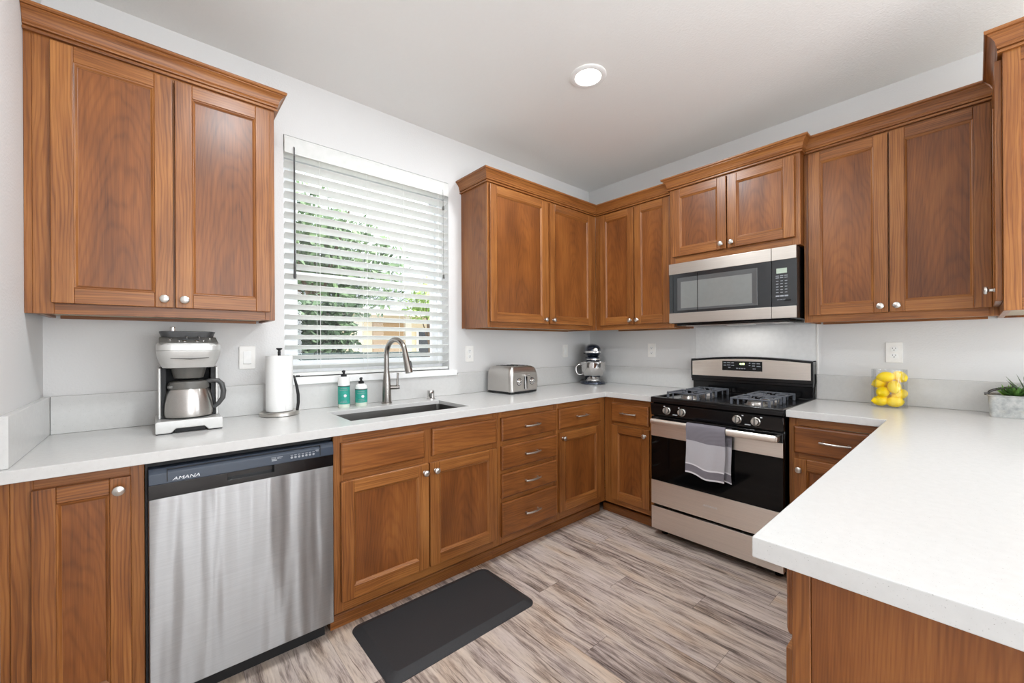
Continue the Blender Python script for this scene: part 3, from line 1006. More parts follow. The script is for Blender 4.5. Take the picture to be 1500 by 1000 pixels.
mb = MB()
mb.cells([XL + 0.0215, -2.675, -1.52, -0.001], [CZ + 0.0005, 1.0515, SZ], lambda x, z: not (-2.675 < x < -1.52 and z > 1.0515), -0.0205, -0.0005, 0.002, axis='y')
tag(mb.build('backsplash', 'quartz'), 'long low white backsplash strip under the window behind the sink', 'backsplash', 'white quartz backsplash strips')
splash(XL + 0.0005, XL + 0.0205, -0.622, -0.0005, 'short white backsplash strip on the left side wall beside the coffee maker')
splash(-0.0205, -0.0005, RY0 + 0.001, -0.0215, 'short white backsplash strip between the stand mixer and the range')
splash(-0.0205, -0.0005, -3.12, RY1 - 0.001, 'white backsplash strip right of the range behind the lemon vase')
mb = MB()
mb.box(-0.004, -0.0005, RY1 + 0.004, RY0 - 0.004, 0.90, 1.385, 0.001)
tag(mb.build('wall_panel', 'trim'), 'smooth white splash panel on the wall behind the range', 'panel')
mb = MB()
mb.box(-0.007, -0.0005, RY1 - 0.0065, RY1 + 0.003, SZ + 0.001, 1.380, 0.001)
tag(mb.build('edge_strip', 'outlet'), 'thin vertical edge strip on the wall right of the range', 'trim strip')
# ------------------------------------------------------------------ dishwasher
root = thing('dishwasher', 'stainless dishwasher with a dark control panel, under the countertop beside the narrow cabinet', 'dishwasher', (-3.165, 0, 0))
W = 0.600
mb = MB()
mb.box(0.004, W - 0.002, -0.59, -0.03, 0.09, 0.868, 0.003)
mb.box(0.02, W - 0.02, -0.565, -0.55, 0.0, 0.10)
mb.box(0.0, 0.006, -0.612, -0.55, 0.10, 0.874)
mb.box(0.006, W - 0.001, -0.60, -0.55, 0.856, 0.875)
for fx in (0.04, W - 0.04):
    mb.box(fx - 0.015, fx + 0.015, -0.08, -0.05, 0.0, 0.10)
mb.build('body', 'blackmatte', root)
mb = MB()
mb.box(0.008, W - 0.003, -0.637, -0.59, 0.083, 0.752, 0.004, 2)
mb.build('door_panel', 'dwsteel', root)
# control panel: upper fascia, darker grip band below it with a pocket handle
mb = MB()
mb.prism([(-0.59, 0.800), (-0.642, 0.800), (-0.640, 0.835), (-0.630, 0.8535), (-0.59, 0.8535)], 'x', 0.008, W - 0.003, 0, None, 0, 0.002)
cp = mb.build('control_panel', 'dwpanel', root)
mb = MB()
mb.cells([0.008, 0.225, 0.375, W - 0.003], [0.7525, 0.772, 0.7995], lambda x, z: not (0.225 < x < 0.375 and z > 0.772), -0.6385, -0.592, 0.001, axis='y')
mb.box(0.22, 0.38, -0.615, -0.593, 0.768, 0.7995)
mb.build('grip_band', 'black', root)
mb = MB()
for x0, x1, z0, z1 in ((0.055, 0.545, 0.8455, 0.8475), (0.055, 0.0575, 0.806, 0.8455), (0.5425, 0.545, 0.806, 0.8455)):
    mb.box(x0, x1, -0.6425 if z1 < 0.846 else -0.6385, -0.634, z0, z1)
mb.build('panel_groove', 'blackmatte', cp)
text('lettering', 'AMANA', 0.0155, (0.107, -0.6422, 0.812), (R(90), 0, 0), 'print', cp, 0.0003, 0.25, 1.35)
mb = MB()
for (x, z, w, h) in [(0.365, 0.826, .016, .0022), (0.365, 0.821, .016, .0022), (0.366, 0.8145, .018, .005), (0.385, 0.826, .012, .0022), (0.385, 0.821, .008, .002), (0.398, 0.8255, .006, .0022), (0.395, .8205, .004, .002)]:
    mb.box(x, x + w, -0.6426, -0.6405, z, z + h)
mb.build('printed_legend', 'greyprint', cp)
for i in range(7):
    x = 0.432 + i * 0.0135
    mb = MB()
    mb.lathe([(0.0042, 0), (0.0046, 0.0018), (0.0, 0.0022)], 12, xf=T((x + 0.004, -0.6408, 0.8165)) @ RX(90))
    mb.build('button', 'greyprint', cp)
mb = MB()
for i in range(7):
    x = 0.432 + i * 0.0135
    mb.box(x, x + 0.0085, -0.6426, -0.6405, 0.8245, 0.8265)
mb.box(0.525, 0.537, -0.6426, -0.6400, 0.829, 0.831)
mb.box(0.528, 0.537, -0.6426, -0.6402, 0.825, 0.827)
mb.build('printed_legend', 'greyprint', cp)

# ------------------------------------------------------------------ gas range
root = thing('gas_range', 'freestanding stainless gas range with a black oven door between the base cabinets', 'range', (0, -1.020, 0), R(-90))
W = 0.762
FX = -0.662
mb = MB()
mb.box(0.003, W - 0.003, -0.635, -0.045, 0.045, 0.893, 0.003)
for fx in (0.05, W - 0.05):
    for fy in (-0.58, -0.1):
        mb.lathe([(0.02, 0), (0.02, 0.02), (0.012, 0.022), (0.012, 0.06)], 12, xf=T((fx, fy, 0)))
mb.build('body', 'black', root)
# cooktop: a shallow tray with a raised rim
mb = MB()
mb.box(0.0, W, FX - 0.004, -0.045, 0.878, 0.904, 0.005, 3)
mb.box(0.0, W, FX - 0.004, FX + 0.030, 0.898, 0.916, 0.006, 3)
mb.box(0.0, 0.022, FX + 0.01, -0.045, 0.898, 0.916, 0.005, 2)
mb.box(W - 0.022, W, FX + 0.01, -0.045, 0.898, 0.916, 0.005, 2)
mb.box(0.0, W, -0.10, -0.045, 0.898, 0.918, 0.005, 2)
ct = mb.build('cooktop', 'black', root)
for bx in (0.185, 0.577):
    for by in (-0.50, -0.235):
        mb = MB()
        mb.lathe([(0.060, 0.903), (0.060, 0.907), (0.050, 0.909), (0.046, 0.916), (0.044, 0.923), (0.0, 0.923)], 28, xf=T((bx, by, 0)))
        bn = mb.build('burner', 'steel', ct)
        mb = MB()
        mb.lathe([(0.040, 0.9232), (0.041, 0.927), (0.038, 0.932), (0.030, 0.934), (0.0, 0.9345)], 28, xf=T((bx, by, 0)))
        mb.build('burner_cap', 'midgrey', bn)
        # cast grate: four legged corners, two side bars, fingers reaching to the centre
        mb = MB()
        a, zt, r = 0.098, 0.950, 0.0048
        for sx in (-1, 1):
            for sy in (-1, 1):
                x, y = bx + sx * a, by + sy * a
                mb.box(x - 0.007, x + 0.007, y - 0.005, y + 0.005, 0.905, zt, 0.003, 2)
                mb.box(x - sx * 0.035 - 0.004, x - sx * 0.035 + 0.004, y - 0.0035, y + 0.0035, 0.905, zt - 0.004, 0.002, 2)
                mb.tube([(x, y, zt - r), (x - sx * 0.035, y, zt - r), (x - sx * 0.062, y - sy * 0.062, zt - r)], r, 8)
        for sx in (-1, 1):
            mb.tube([(bx + sx * a, by - a, zt - r), (bx + sx * a, by + a, zt - r)], r, 8)
            mb.tube([(bx + sx * a, by, zt - r), (bx + sx * 0.03, by, zt - r)], r * 0.9, 8)
            mb.tube([(bx - a + 0.035 * 1, by + sx * a, zt - r), (bx + a - 0.035, by + sx * a, zt - r)], r, 8)
            mb.tube([(bx, by + sx * a, zt - r), (bx, by + sx * 0.03, zt - r)], r * 0.9, 8)
        mb.build('grate', 'iron', ct)
# control fascia with four knobs
mb = MB()
mb.prism([(-0.60, 0.795), (FX + 0.002, 0.795), (FX - 0.008, 0.870), (-0.60, 0.878)], 'x', 0.002, W - 0.002, 0, None, 0, 0.002)
mb.box(0.003, W - 0.003, FX - 0.0085, FX - 0.003, 0.8705, 0.8735)
fa = mb.build('control_fascia', 'black', root)
for ly in (0.115, 0.213, 0.534, 0.629):
    X = T((ly, FX - 0.0035, 0.834)) @ RX(90 - 6)
    mb = MB()
    mb.lathe([(0.024, 0), (0.024, 0.004), (0.0205, 0.006), (0.0195, 0.020), (0.017, 0.0235), (0.0, 0.0240)], 26, xf=X)
    kb = mb.build('knob', 'nickel', fa)
    mb = MB()
    mb.box(-0.0038, 0.0038, -0.018, 0.018, 0.018, 0.0285, 0.0018, 2, xf=X)
    mb.build('knob_grip', 'midgrey', kb)
mb = MB()
for x, z, w in ((0.155, 0.811, 0.028), (0.575, 0.811, 0.028), (0.094, 0.858, 0.010), (0.192, 0.858, 0.008), (0.560, 0.858, 0.008), (0.652, 0.858, 0.010)):
    mb.box(x, x + w, FX - 0.0085, FX + 0.003, z, z + (0.003 if w > 0.02 else 0.005))
mb.build('printed_legend', 'print', fa)
# oven door: stainless top band, black glass, stainless lower band
mb = MB()
mb.box(0.004, W - 0.004, FX - 0.002, -0.636, 0.214, 0.788, 0.003)
dr = mb.build('oven_door', 'black', root)
mb = MB(); mb.box(0.004, W - 0.004, FX - 0.006, FX - 0.0015, 0.660, 0.738, 0.002, 2); mb.build('top_band', 'rangesteel', dr)
mb = MB(); mb.box(0.004, W - 0.004, FX - 0.006, FX - 0.0015, 0.372, 0.659, 0.002, 2); mb.build('glass', 'bglass', dr)
mb = MB(); mb.box(0.004, W - 0.004, FX - 0.008, FX - 0.0015, 0.216, 0.371, 0.003, 2); lb = mb.build('lower_band', 'rangesteel', dr)
text('lettering', 'AMANA', 0.017, (W / 2, FX - 0.0082, 0.296), (R(90), 0, 0), 'print', lb, 0.0003, 0.25, 1.35)
mb = MB()
n = 18
rg = []
for i in range(n + 1):
    t = i / n
    x = 0.026 + t * (W - 0.052)
    bow = 0.010 * (1 - (2 * t - 1) ** 2)
    cy = FX - 0.042 - bow
    rg.append([(x, cy + 0.011 * math.cos(a), 0.761 + 0.019 * math.sin(a)) for a in [2 * PI * k / 14 for k in range(14)]])
mb.loft(rg)
for x in (0.03, W - 0.03):
    mb.box(x - 0.012, x + 0.012, FX - 0.046, FX - 0.0015, 0.747, 0.775, 0.005, 2)
mb.build('handle', 'rangesteel', dr)
# storage drawer
mb = MB(); mb.box(0.004, W - 0.004, FX - 0.008, -0.636, 0.052, 0.200, 0.004, 2); mb.build('storage_drawer', 'rangesteel', root)
# backguard with rounded-over top, steel face, clock panel
mb = MB()
mb.box(0.004, W - 0.004, -0.055, -0.006, 0.90, 0.985, 0.003, 2)
mb.box(0.002, W - 0.002, -0.075, -0.006, 0.985, 1.028, 0.004, 2)
poly = [(0.0, 1.004), (W, 1.004), (W, 1.148)]
poly += [(W * (1 - k / 12), 1.150 + 0.022 * math.sin(PI * k / 12)) for k in range(0, 13)] + [(0.0, 1.148)]
mb.prism(poly, 'y', -0.082, -0.006, 0, None, 0, 0.004, None, 2)
bgd = mb.build('backguard', 'black', root)
mb = MB()
poly = [(0.012, 1.030), (W - 0.012, 1.030)] + [(W - 0.012 - (W - 0.024) * k / 12, 1.136 + 0.020 * math.sin(PI * k / 12)) for k in range(0, 13)]
mb.prism(poly, 'y', -0.0845, -0.081)
fp = mb.build('face_plate', 'rangesteel', bgd)
CX = 0.355
mb = MB(); mb.box(CX - 0.128, CX + 0.128, -0.0862, -0.084, 1.074, 1.140, 0.0008); cl = mb.build('clock_panel', 'black', bgd)
text('display_digits', '4:08', 0.019, (CX + 0.002, -0.0865, 1.1215), (R(90), 0, 0), 'greenled', cl, 0.0002, 0.1, 1.0)
mb = MB()
for (x, z, w) in [(-.118, 1.128, .018), (-.094, 1.128, .022), (-.066, 1.128, .016), (-.118, 1.110, .018), (-.094, 1.112, .022), (-.066, 1.110, .018), (-.088, 1.095, .016), (.046, 1.128, .010), (.046, 1.112, .010),
                  (.066, 1.126, .020), (.066, 1.110, .018), (.094, 1.126, .020), (.094, 1.108, .024), (.070, 1.090, .018), (-.035, 1.090, .012), (-.018, 1.090, .010), (-.003, 1.090, .012), (.014, 1.090, .010)]:
    mb.box(CX + x, CX + x + w, -0.0866, -0.0858, z - 0.003, z + 0.003)
mb.build('button', 'greyprint', cl)

# ------------------------------------------------------------------ towel over the oven handle
mb = MB()


def towel_layer(mb, x0, x1, prof, phase, amp):
    """prof: list of (y, z, length-along); sheet with soft vertical folds and a little thickness"""
    nx = 22
    for side in (0, 1):
        pb = bmesh.new(); uvs = {}
        grid = []
        for j, (y, z, v) in enumerate(prof):
            row = []
            for i in range(nx + 1):
                t = i / nx
                k = min(1.0, max(0.0, (v - 0.02) / 0.25))
                wv = amp * k * (math.sin(t * 9.0 + phase) * 0.6 + math.sin(t * 17.0 + 1.3 * phase + v * 5) * 0.3)
                x = x0 + (x1 - x0) * t + 0.006 * k * math.sin(v * 14 + phase)
                dz = -0.020 * k * t + 0.007 * k * math.sin(t * 7.5 + phase)
                vt = pb.verts.new((x, y + wv + side * 0.004, z + dz))
                row.append(vt)
            grid.append(row)
        pb.verts.index_update()
        for j, row in enumerate(grid):
            for i, vt in enumerate(row):
                uvs[vt.index] = (i / nx * abs(x1 - x0), prof[j][2])
        for a, b in zip(grid[:-1], grid[1:]):
            for i in range(nx):
                f = (a[i], a[i + 1], b[i + 1], b[i])
                pb.faces.new(f if side else f[::-1])
        mb.add(pb, 0, None, 0, None, True, uvs)


hy = FX - 0.050
front = [(hy + 0.004, 0.7865, 0.0), (hy - 0.008, 0.785, 0.012), (hy - 0.0165, 0.775, 0.024)]
front += [(hy - 0.018, 0.770 - k * 0.0158, 0.03 + k * 0.0158) for k in range(1, 19)]
back = [(hy + 0.004, 0.7865, 0.0), (hy + 0.013, 0.783, 0.012), (hy + 0.018, 0.770, 0.024)]
back += [(hy + 0.018, 0.768 - k * 0.0158, 0.028 + k * 0.0158) for k in range(1, 19)]
rt = bpy.data.objects.new('tmp', None)
towel_layer(mb, 0.268, 0.492, front, 0.4, 0.006)
towel_layer(mb, 0.278, 0.515, back, 1.6, 0.003)
o = mb.build('tea_towel', 'towel', None, 80)
o.location = (0, -1.020, 0); o.rotation_euler = (0, 0, R(-90))
tag(o, 'grey woven tea towel hanging over the oven door handle', 'towel')
bpy.data.objects.remove(rt)

# ------------------------------------------------------------------ microwave
root = thing('microwave', 'stainless and black over-the-range microwave under the short wall cabinet', 'microwave', (0, -1.0205, 1.400), R(-90))
W, H = 0.760, 0.422
mb = MB()
mb.box(0.001, W - 0.001, -0.385, -0.005, 0.006, H, 0.003)
mb.box(0.03, W - 0.05, -0.36, -0.05, -0.010, 0.006, 0.003)
mb.build('body', 'black', root)
yf = -0.412
SPL = 0.634
mb = MB(); mb.box(0.0, SPL - 0.001, yf, -0.3855, 0.008, H - 0.001, 0.004, 2); dr = mb.build('door', 'mwdoor', root)
for nm, z0, z1 in (('top_band', 0.346, H - 0.002), ('bottom_band', 0.008, 0.076)):
    mb = MB(); mb.box(0.001, SPL - 0.001, yf - 0.003, yf + 0.002, z0, z1, 0.002, 2); mb.build(nm, 'mwsteel', dr)
# see-through window with a bevelled surround
mb = MB()
rects = [(0.060, 0.560, 0.092, 0.318, yf - 0.0006), (0.062, 0.558, 0.094, 0.316, yf - 0.0022), (0.086, 0.530, 0.108, 0.288, yf - 0.0008)]
mb.ring_strip(rects)
mb.build('window_surround', 'mwsurround', dr)
mb = MB(); mb.box(0.0855, 0.5305, yf - 0.0012, yf - 0.0004, 0.1075, 0.2885); mb.build('window', 'mwglass', dr)
mb = MB(); mb.box(0.200, 0.2025, yf - 0.0030, yf - 0.0012, 0.078, 0.344); mb.box(0.030, 0.032, yf - 0.002, yf + 0.001, 0.078, 0.344); mb.build('mirror_edge', 'black', dr)
mb = MB(); mb.box(SPL + 0.001, W, yf, -0.3855, 0.008, H - 0.001, 0.004, 2); cp = mb.build('control_panel', 'mwdoor', root)
for nm, z0, z1 in (('top_band', 0.346, H - 0.002), ('bottom_band', 0.008, 0.076)):
    mb = MB(); mb.box(SPL + 0.001, W - 0.001, yf - 0.003, yf + 0.002, z0, z1, 0.002, 2); mb.build(nm, 'mwsteel', cp)
mb = MB(); mb.box(0.660, 0.713, yf - 0.002, yf + 0.001, 0.268, 0.297, 0.0006); mb.build('display', 'lcd', cp)
mb = MB()
for r in range(2):
    for cidx in range(3):
        mb.box(0.656 + cidx * 0.022, 0.656 + cidx * 0.022 + 0.016, yf - 0.0018, yf + 0.001, 0.252 - r * 0.011, 0.2555 - r * 0.011)
for r in range(5):
    for cidx in range(3):
        mb.box(0.658 + cidx * 0.022, 0.658 + cidx * 0.022 + 0.012, yf - 0.0018, yf + 0.001, 0.222 - r * 0.0165, 0.2255 - r * 0.0165)
for cidx in range(3):
    mb.box(0.656 + cidx * 0.022, 0.656 + cidx * 0.022 + 0.018, yf - 0.0018, yf + 0.001, 0.133, 0.141)
    mb.box(0.662 + cidx * 0.016, 0.662 + cidx * 0.016 + 0.012, yf - 0.0018, yf + 0.001, 0.115, 0.117)
mb.build('button', 'greyprint', cp)
mb = MB(); mb.box(0.700, 0.730, yf - 0.0018, yf + 0.001, 0.105, 0.116, 0.0006); mb.build('door_release', 'black', cp)
mb = MB()
mb.box(0.10, 0.66, -0.37, -0.355, -0.016, -0.010, 0.001)
mb.box(0.60, W - 0.06, -0.37, -0.20, -0.014, -0.010, 0.001)
vt = mb.build('vent_grille', 'steel', root)
mb = MB(); mb.box(0.30, 0.46, -0.20, -0.13, -0.0135, -0.010, 0.001); mb.build('cooktop_lens', 'whiteplastic', root)
d = bpy.data.lights.new('cooktop_lamp', 'AREA'); d.shape = 'RECTANGLE'; d.size = 0.30; d.size_y = 0.10; d.energy = 0.35; d.color = (1.0, 0.97, 0.92)
l = bpy.data.objects.new('cooktop_lamp', d); COL.objects.link(l); l.location = (0.38, -0.15, -0.020); l.parent = root

# ------------------------------------------------------------------ sink, faucet, air gap
root = thing('sink', 'undermount stainless steel sink basin below the window', 'sink', (-2.1185, -0.3615, CZ0 - 0.225))
mb = MB()
w, d = SX1 - SX0 - 0.002, SY1 - SY0 - 0.002
H = 0.892 - (CZ0 - 0.225)
rings = [rrect(w, d, 0.003, H - 0.004, 6), rrect(w, d, 0.003, H, 6), rrect(w - 0.003, d - 0.003, 0.018, H, 6), rrect(w - 0.004, d - 0.004, 0.02, H - 0.004, 6), rrect(w - 0.008, d - 0.008, 0.02, 0.03, 6), rrect(w - 0.034, d - 0.034, 0.02, 0.008, 6), rrect(0.1, 0.1, 0.045, 0.003, 6)]
mb.loft(rings, 0, True, False, True)
rings = [rrect(w, d, 0.003, H - 0.004, 6), rrect(w - 0.002, d - 0.002, 0.018, H - 0.02, 6), rrect(w - 0.005, d - 0.005, 0.022, 0.028, 6), rrect(w - 0.030, d - 0.030, 0.02, 0.005, 6), rrect(0.1, 0.1, 0.045, 0.0005, 6)]
mb.loft(rings, 0, True, False, True)
mb.build('basin', 'sinksteel', root)
mb = MB(); mb.lathe([(0.055, 0.004), (0.055, 0.006), (0.044, 0.007), (0.040, 0.005), (0.0, 0.005)], 28); mb.build('drain', 'chrome', root)

root = thing('faucet', 'tall stainless pull-down kitchen faucet with an arched spout behind the sink', 'faucet', (-2.088, -0.098, CZ))
mb = MB()
mb.lathe([(0.031, 0), (0.031, 0.006), (0.0275, 0.010), (0.0255, 0.08), (0.0225, 0.14), (0.0165, 0.19), (0.0155, 0.20)], 28)
mb.build('body', 'faucet', root)
# arch leans out over the sink: direction in plan
ux, uy = math.cos(R(-78)), math.sin(R(-78))
mb = MB()
pts, rr = [], []
HR = 0.088
for k in range(0, 6):
    pts.append((0, 0, 0.19 + k * 0.020)); rr.append(0.0150)
for k in range(1, 17):
    a = PI - (PI - 0.10) * k / 16
    h = HR + HR * math.cos(a)
    pts.append((ux * h, uy * h, 0.290 + HR * 1.06 * math.sin(a))); rr.append(0.0150)
mb.tube(pts, rr, 16)
mb.build('spout', 'faucet', root)
e = Vector(pts[-1]); dd = (Vector(pts[-1]) - Vector(pts[-2])).normalized()
dd = (dd + Vector((ux * 0.16 + 0.05, uy * 0.16, -0.3))).normalized()
mb = MB()
mb.tube([e - dd * 0.004, e + dd * 0.02, e + dd * 0.06, e + dd * 0.100, e + dd * 0.113], [0.0165, 0.0175, 0.019, 0.0215, 0.0205], 18)
sh = mb.build('spray_head', 'faucet', root)
mb = MB()
q = e + dd * 0.062 + Vector((0.012, -0.016, 0))
mb.tube([q - dd * 0.02, q + dd * 0.02], 0.0075, 10)
mb.build('spray_button', 'darkgrey', sh)
mb = MB()
mb.tube([(0.016, -0.004, 0.094), (0.052, -0.016, 0.094)], 0.0135, 16)
mb.tube([(0.052, -0.016, 0.094), (0.0535, -0.0165, 0.094)], 0.015, 16)
mb.tube([(0.0535, -0.0165, 0.094), (0.072, -0.0228, 0.094)], 0.0125, 16)
mb.tube([(0.060, -0.019, 0.100), (0.0615, -0.0195, 0.145), (0.063, -0.020, 0.182)], [0.0065, 0.0058, 0.0062], 12)
mb.build('lever', 'faucet', root)

root = thing('air_gap', 'short cylindrical stainless dishwasher air gap behind the sink', 'air gap', (-1.797, -0.115, CZ))
mb = MB(); mb.lathe([(0.027, 0), (0.027, 0.005), (0.0235, 0.007), (0.0235, 0.052), (0.0215, 0.058), (0.0, 0.059)], 26)
b = mb.build('cap', 'chrome', root)
mb = MB(); mb.box(-0.006, 0.006, -0.0242, -0.022, 0.014, 0.042, 0.0005, 1, 0, None, 0, RZ(-25)); mb.build('slot', 'midgrey', b)

# ------------------------------------------------------------------ coffee maker and carafe
root = thing('coffee_maker', 'silver drip coffee maker with a black grinder top on the counter left of the window', 'coffee maker', (-3.031, -0.20, CZ))
mb = MB()
# base plinth with a notch in the front
poly = [(-0.109, 0.004), (-0.060, 0.004), (-0.046, 0.020), (0.046, 0.020), (0.060, 0.004), (0.109, 0.004), (0.109, 0.046), (0.104, 0.052), (-0.104, 0.052), (-0.109, 0.046)]
mb.prism(poly, 'y', -0.132, 0.13, 0, None, 0, 0.003, None, 2)
base = mb.build('base', 'silver', root)
mb = MB()
mb.box(-0.106, -0.056, -0.128, 0.125, 0.0, 0.006); mb.box(0.056, 0.106, -0.128, 0.125, 0.0, 0.006)
mb.box(-0.05, 0.05, -0.120, 0.12, 0.003, 0.0205)
mb.build('foot', 'blackmatte', base)
mb = MB(); mb.lathe([(0.078, 0.0515), (0.078, 0.0535), (0.0, 0.0535)], 32, xf=T((0, -0.035, 0))); mb.build('warming_plate', 'darkgrey', base)
mb = MB()
mb.box(-0.100, -0.090, -0.055, 0.125, 0.051, 0.262, 0.003); mb.build('side_column', 'silver', root)
mb = MB(); mb.box(0.090, 0.100, -0.055, 0.125, 0.051, 0.262, 0.003); mb.build('side_column', 'silver', root)
mb = MB()
mb.box(-0.0895, 0.0895, 0.055, 0.125, 0.051, 0.262)
mb.box(-0.0895, -0.075, -0.045, 0.055, 0.0525, 0.262)
mb.box(0.075, 0.0895, -0.045, 0.055, 0.0525, 0.262)
mb.build('back_column', 'blackmatte', root)
# head: wide rounded housing that narrows downwards
mb = MB()
rings = [rrect(0.172, 0.235, 0.045, 0.262, 6, 0, 0.005), rrect(0.186, 0.242, 0.05, 0.275, 6, 0, 0.003), rrect(0.206, 0.252, 0.05, 0.305, 6, 0, -0.001), rrect(0.212, 0.257, 0.05, 0.325, 6, 0, -0.003),
         rrect(0.213, 0.258, 0.05, 0.331, 6, 0, -0.003), rrect(0.210, 0.255, 0.05, 0.3325, 6, 0, -0.003), rrect(0.213, 0.258, 0.05, 0.334, 6, 0, -0.003), rrect(0.214, 0.258, 0.05, 0.352, 6, 0, -0.003), rrect(0.206, 0.250, 0.05, 0.361, 6, 0, -0.003), rrect(0.19, 0.235, 0.045, 0.3645, 6, 0, -0.003)]
mb.loft(rings)
head = mb.build('head', 'silver', root)
mb = MB()
mb.tube([(-0.062, -0.1275, 0.302), (0, -0.131, 0.2985), (0.062, -0.1275, 0.302)], [0.002, 0.006, 0.002], 10, flat=0.5)
mb.build('brow', 'midgrey', head)
mb = MB()
mb.prism([(-0.122, 0.360), (-0.118, 0.366), (-0.02, 0.389), (0.115, 0.389), (0.115, 0.360)], 'x', -0.096, 0.096, 0, None, 0, 0.004, None, 2)
cp = mb.build('control_deck', 'midgrey', root)


def deck(x, y): return (x, y, 0.366 + (y + 0.118) * 0.2347)


mb = MB(); A = math.degrees(math.atan(0.2347))
mb.box(-0.042, 0.040, -0.022, 0.022, 0, 0.0012, 0.0004, 1, 0, None, 0, T(deck(0.004, -0.055)) @ RX(A)); mb.build('display', 'darkgrey', cp)
mb = MB()
for x, y, r in ((-0.016, -0.100, .0075), (0.024, -0.100, .0075), (-0.034, -0.106, .003), (0.046, -0.105, .003), (-0.062, -0.07, .006), (0.070, -0.07, .004), (-0.006, -0.038, .004), (0.036, -0.038, .004), (-0.006, -0.026, .0045), (0.036, -0.026, .0045)):
    mb = MB(); mb.lathe([(r, 0), (r, 0.004), (r * 0.7, 0.0055), (0, 0.0055)], 16, xf=T(deck(x, y)) @ RX(A))
    mb.build('button', 'chrome', cp)
mb = MB()
rings = [rrect(0.176, 0.122, 0.03, 0.387, 6, 0, 0.045), rrect(0.182, 0.126, 0.03, 0.400, 6, 0, 0.045), rrect(0.192, 0.130, 0.03, 0.410, 6, 0, 0.045), rrect(0.192, 0.130, 0.03, 0.413, 6, 0, 0.045), rrect(0.17, 0.11, 0.03, 0.415, 6, 0, 0.045)]
mb.loft(rings)
hp = mb.build('bean_hopper', 'darkgrey', root)
mb = MB()
mb.lathe([(0.010, 0.413), (0.010, 0.432), (0.008, 0.434), (0, 0.434)], 18, xf=T((-0.050, 0.04, 0)))
mb.build('lid_knob', 'chrome', hp)
mb = MB()
mb.lathe([(0.038, 0.2145), (0.050, 0.217), (0.056, 0.240), (0.061, 0.262)], 28, xf=T((0, -0.035, 0)))
mb.build('filter_basket', 'midgrey', root)

root = thing('carafe', 'round stainless steel coffee carafe with a grey handle on the coffee maker plate', 'carafe', (-3.031, -0.235, CZ + 0.0545))
mb = MB()
mb.lathe([(0.074, 0), (0.082, 0.004), (0.0855, 0.014), (0.0855, 0.032), (0.0835, 0.062), (0.079, 0.090), (0.072, 0.114), (0.068, 0.119)], 40)
mb.build('body', 'steel', root)
mb = MB()
mb.lathe([(0.0695, 0.1175), (0.071, 0.122), (0.069, 0.138), (0.062, 0.148), (0.030, 0.152), (0.0, 0.153)], 36)
mb.prism([(-0.014, -0.060), (0.014, -0.060), (0.006, -0.080), (-0.006, -0.080)], 'z', 0.122, 0.134, 0, None, 0, 0.003, RZ(-60), 2)
mb.build('lid', 'midgrey', root)
ax, ay = math.cos(R(-12)), math.sin(R(-12))
mb = MB()
mb.tube([(ax * h, ay * h, z) for h, z in ((0.058, 0.143), (0.080, 0.147), (0.102, 0.145), (0.115, 0.131), (0.121, 0.100), (0.118, 0.070), (0.103, 0.046), (0.083, 0.030))], [0.009, 0.010, 0.010, 0.0105, 0.0105, 0.010, 0.009, 0.009], 12)
mb.build('handle', 'darkgrey', root)

# ------------------------------------------------------------------ paper towel holder and roll
root = thing('paper_towel_holder', 'round steel paper towel stand with a black post and side arm', 'paper towel holder', (-2.665, -0.113, CZ))
mb = MB(); mb.lathe([(0.086, 0), (0.090, 0.003), (0.090, 0.016), (0.086, 0.020), (0.0, 0.021)], 40); mb.build('base', 'nickel', root)
mb = MB()
mb.tube([(0, 0, 0.02), (0, 0, 0.318)], 0.007, 12)
mb.lathe([(0.008, 0.317), (0.006, 0.323), (0.006, 0.328), (0.0135, 0.333), (0.0145, 0.337), (0.010, 0.339), (0.0, 0.3385)], 20)
mb.build('post', 'blackmatte', root)
mb = MB()
a = R(-25)
mb.tube([(math.cos(a) * h, math.sin(a) * h, z) for h, z in ((0.081, 0.018), (0.0865, 0.06), (0.086, 0.10), (0.080, 0.14), (0.072, 0.175), (0.066, 0.20))], [0.007, 0.0075, 0.0075, 0.007, 0.006, 0.003], 10)
mb.build('side_arm', 'blackmatte', root)
mb = MB(); mb.box(-0.010, 0.010, -0.004, 0.004, 0.19, 0.198, 0.002, 1, 0, None, 0, T((0.078, -0.03, 0))); mb.build('tension_tab', 'blackmatte', root)
mb = MB()
RO, RI = 0.0605, 0.019
prof = [(RI, 0.0), (RO - 0.002, 0.0), (RO, 0.002), (RO, 0.277), (RO - 0.002, 0.279), (RI, 0.279), (RI, 0.0)]
mb.lathe(prof, 48, cap0=False, cap1=False)
a0 = R(-75)
# loose outer sheet edge
mb.loft([[(math.cos(a0 + t) * r, math.sin(a0 + t) * r, z) for t, r in ((0.0, RO + 0.0022), (0.5, RO + 0.0018), (1.0, RO + 0.0004), (1.0, RO - 0.001), (0.0, RO + 0.0010))] for z in (0.001, 0.278)])
o = mb.build('paper_towel_roll', 'paper')
o.location = (-2.665, -0.113, CZ + 0.0215)
tag(o, 'upright white roll of paper towels on the round steel stand', 'paper towels')


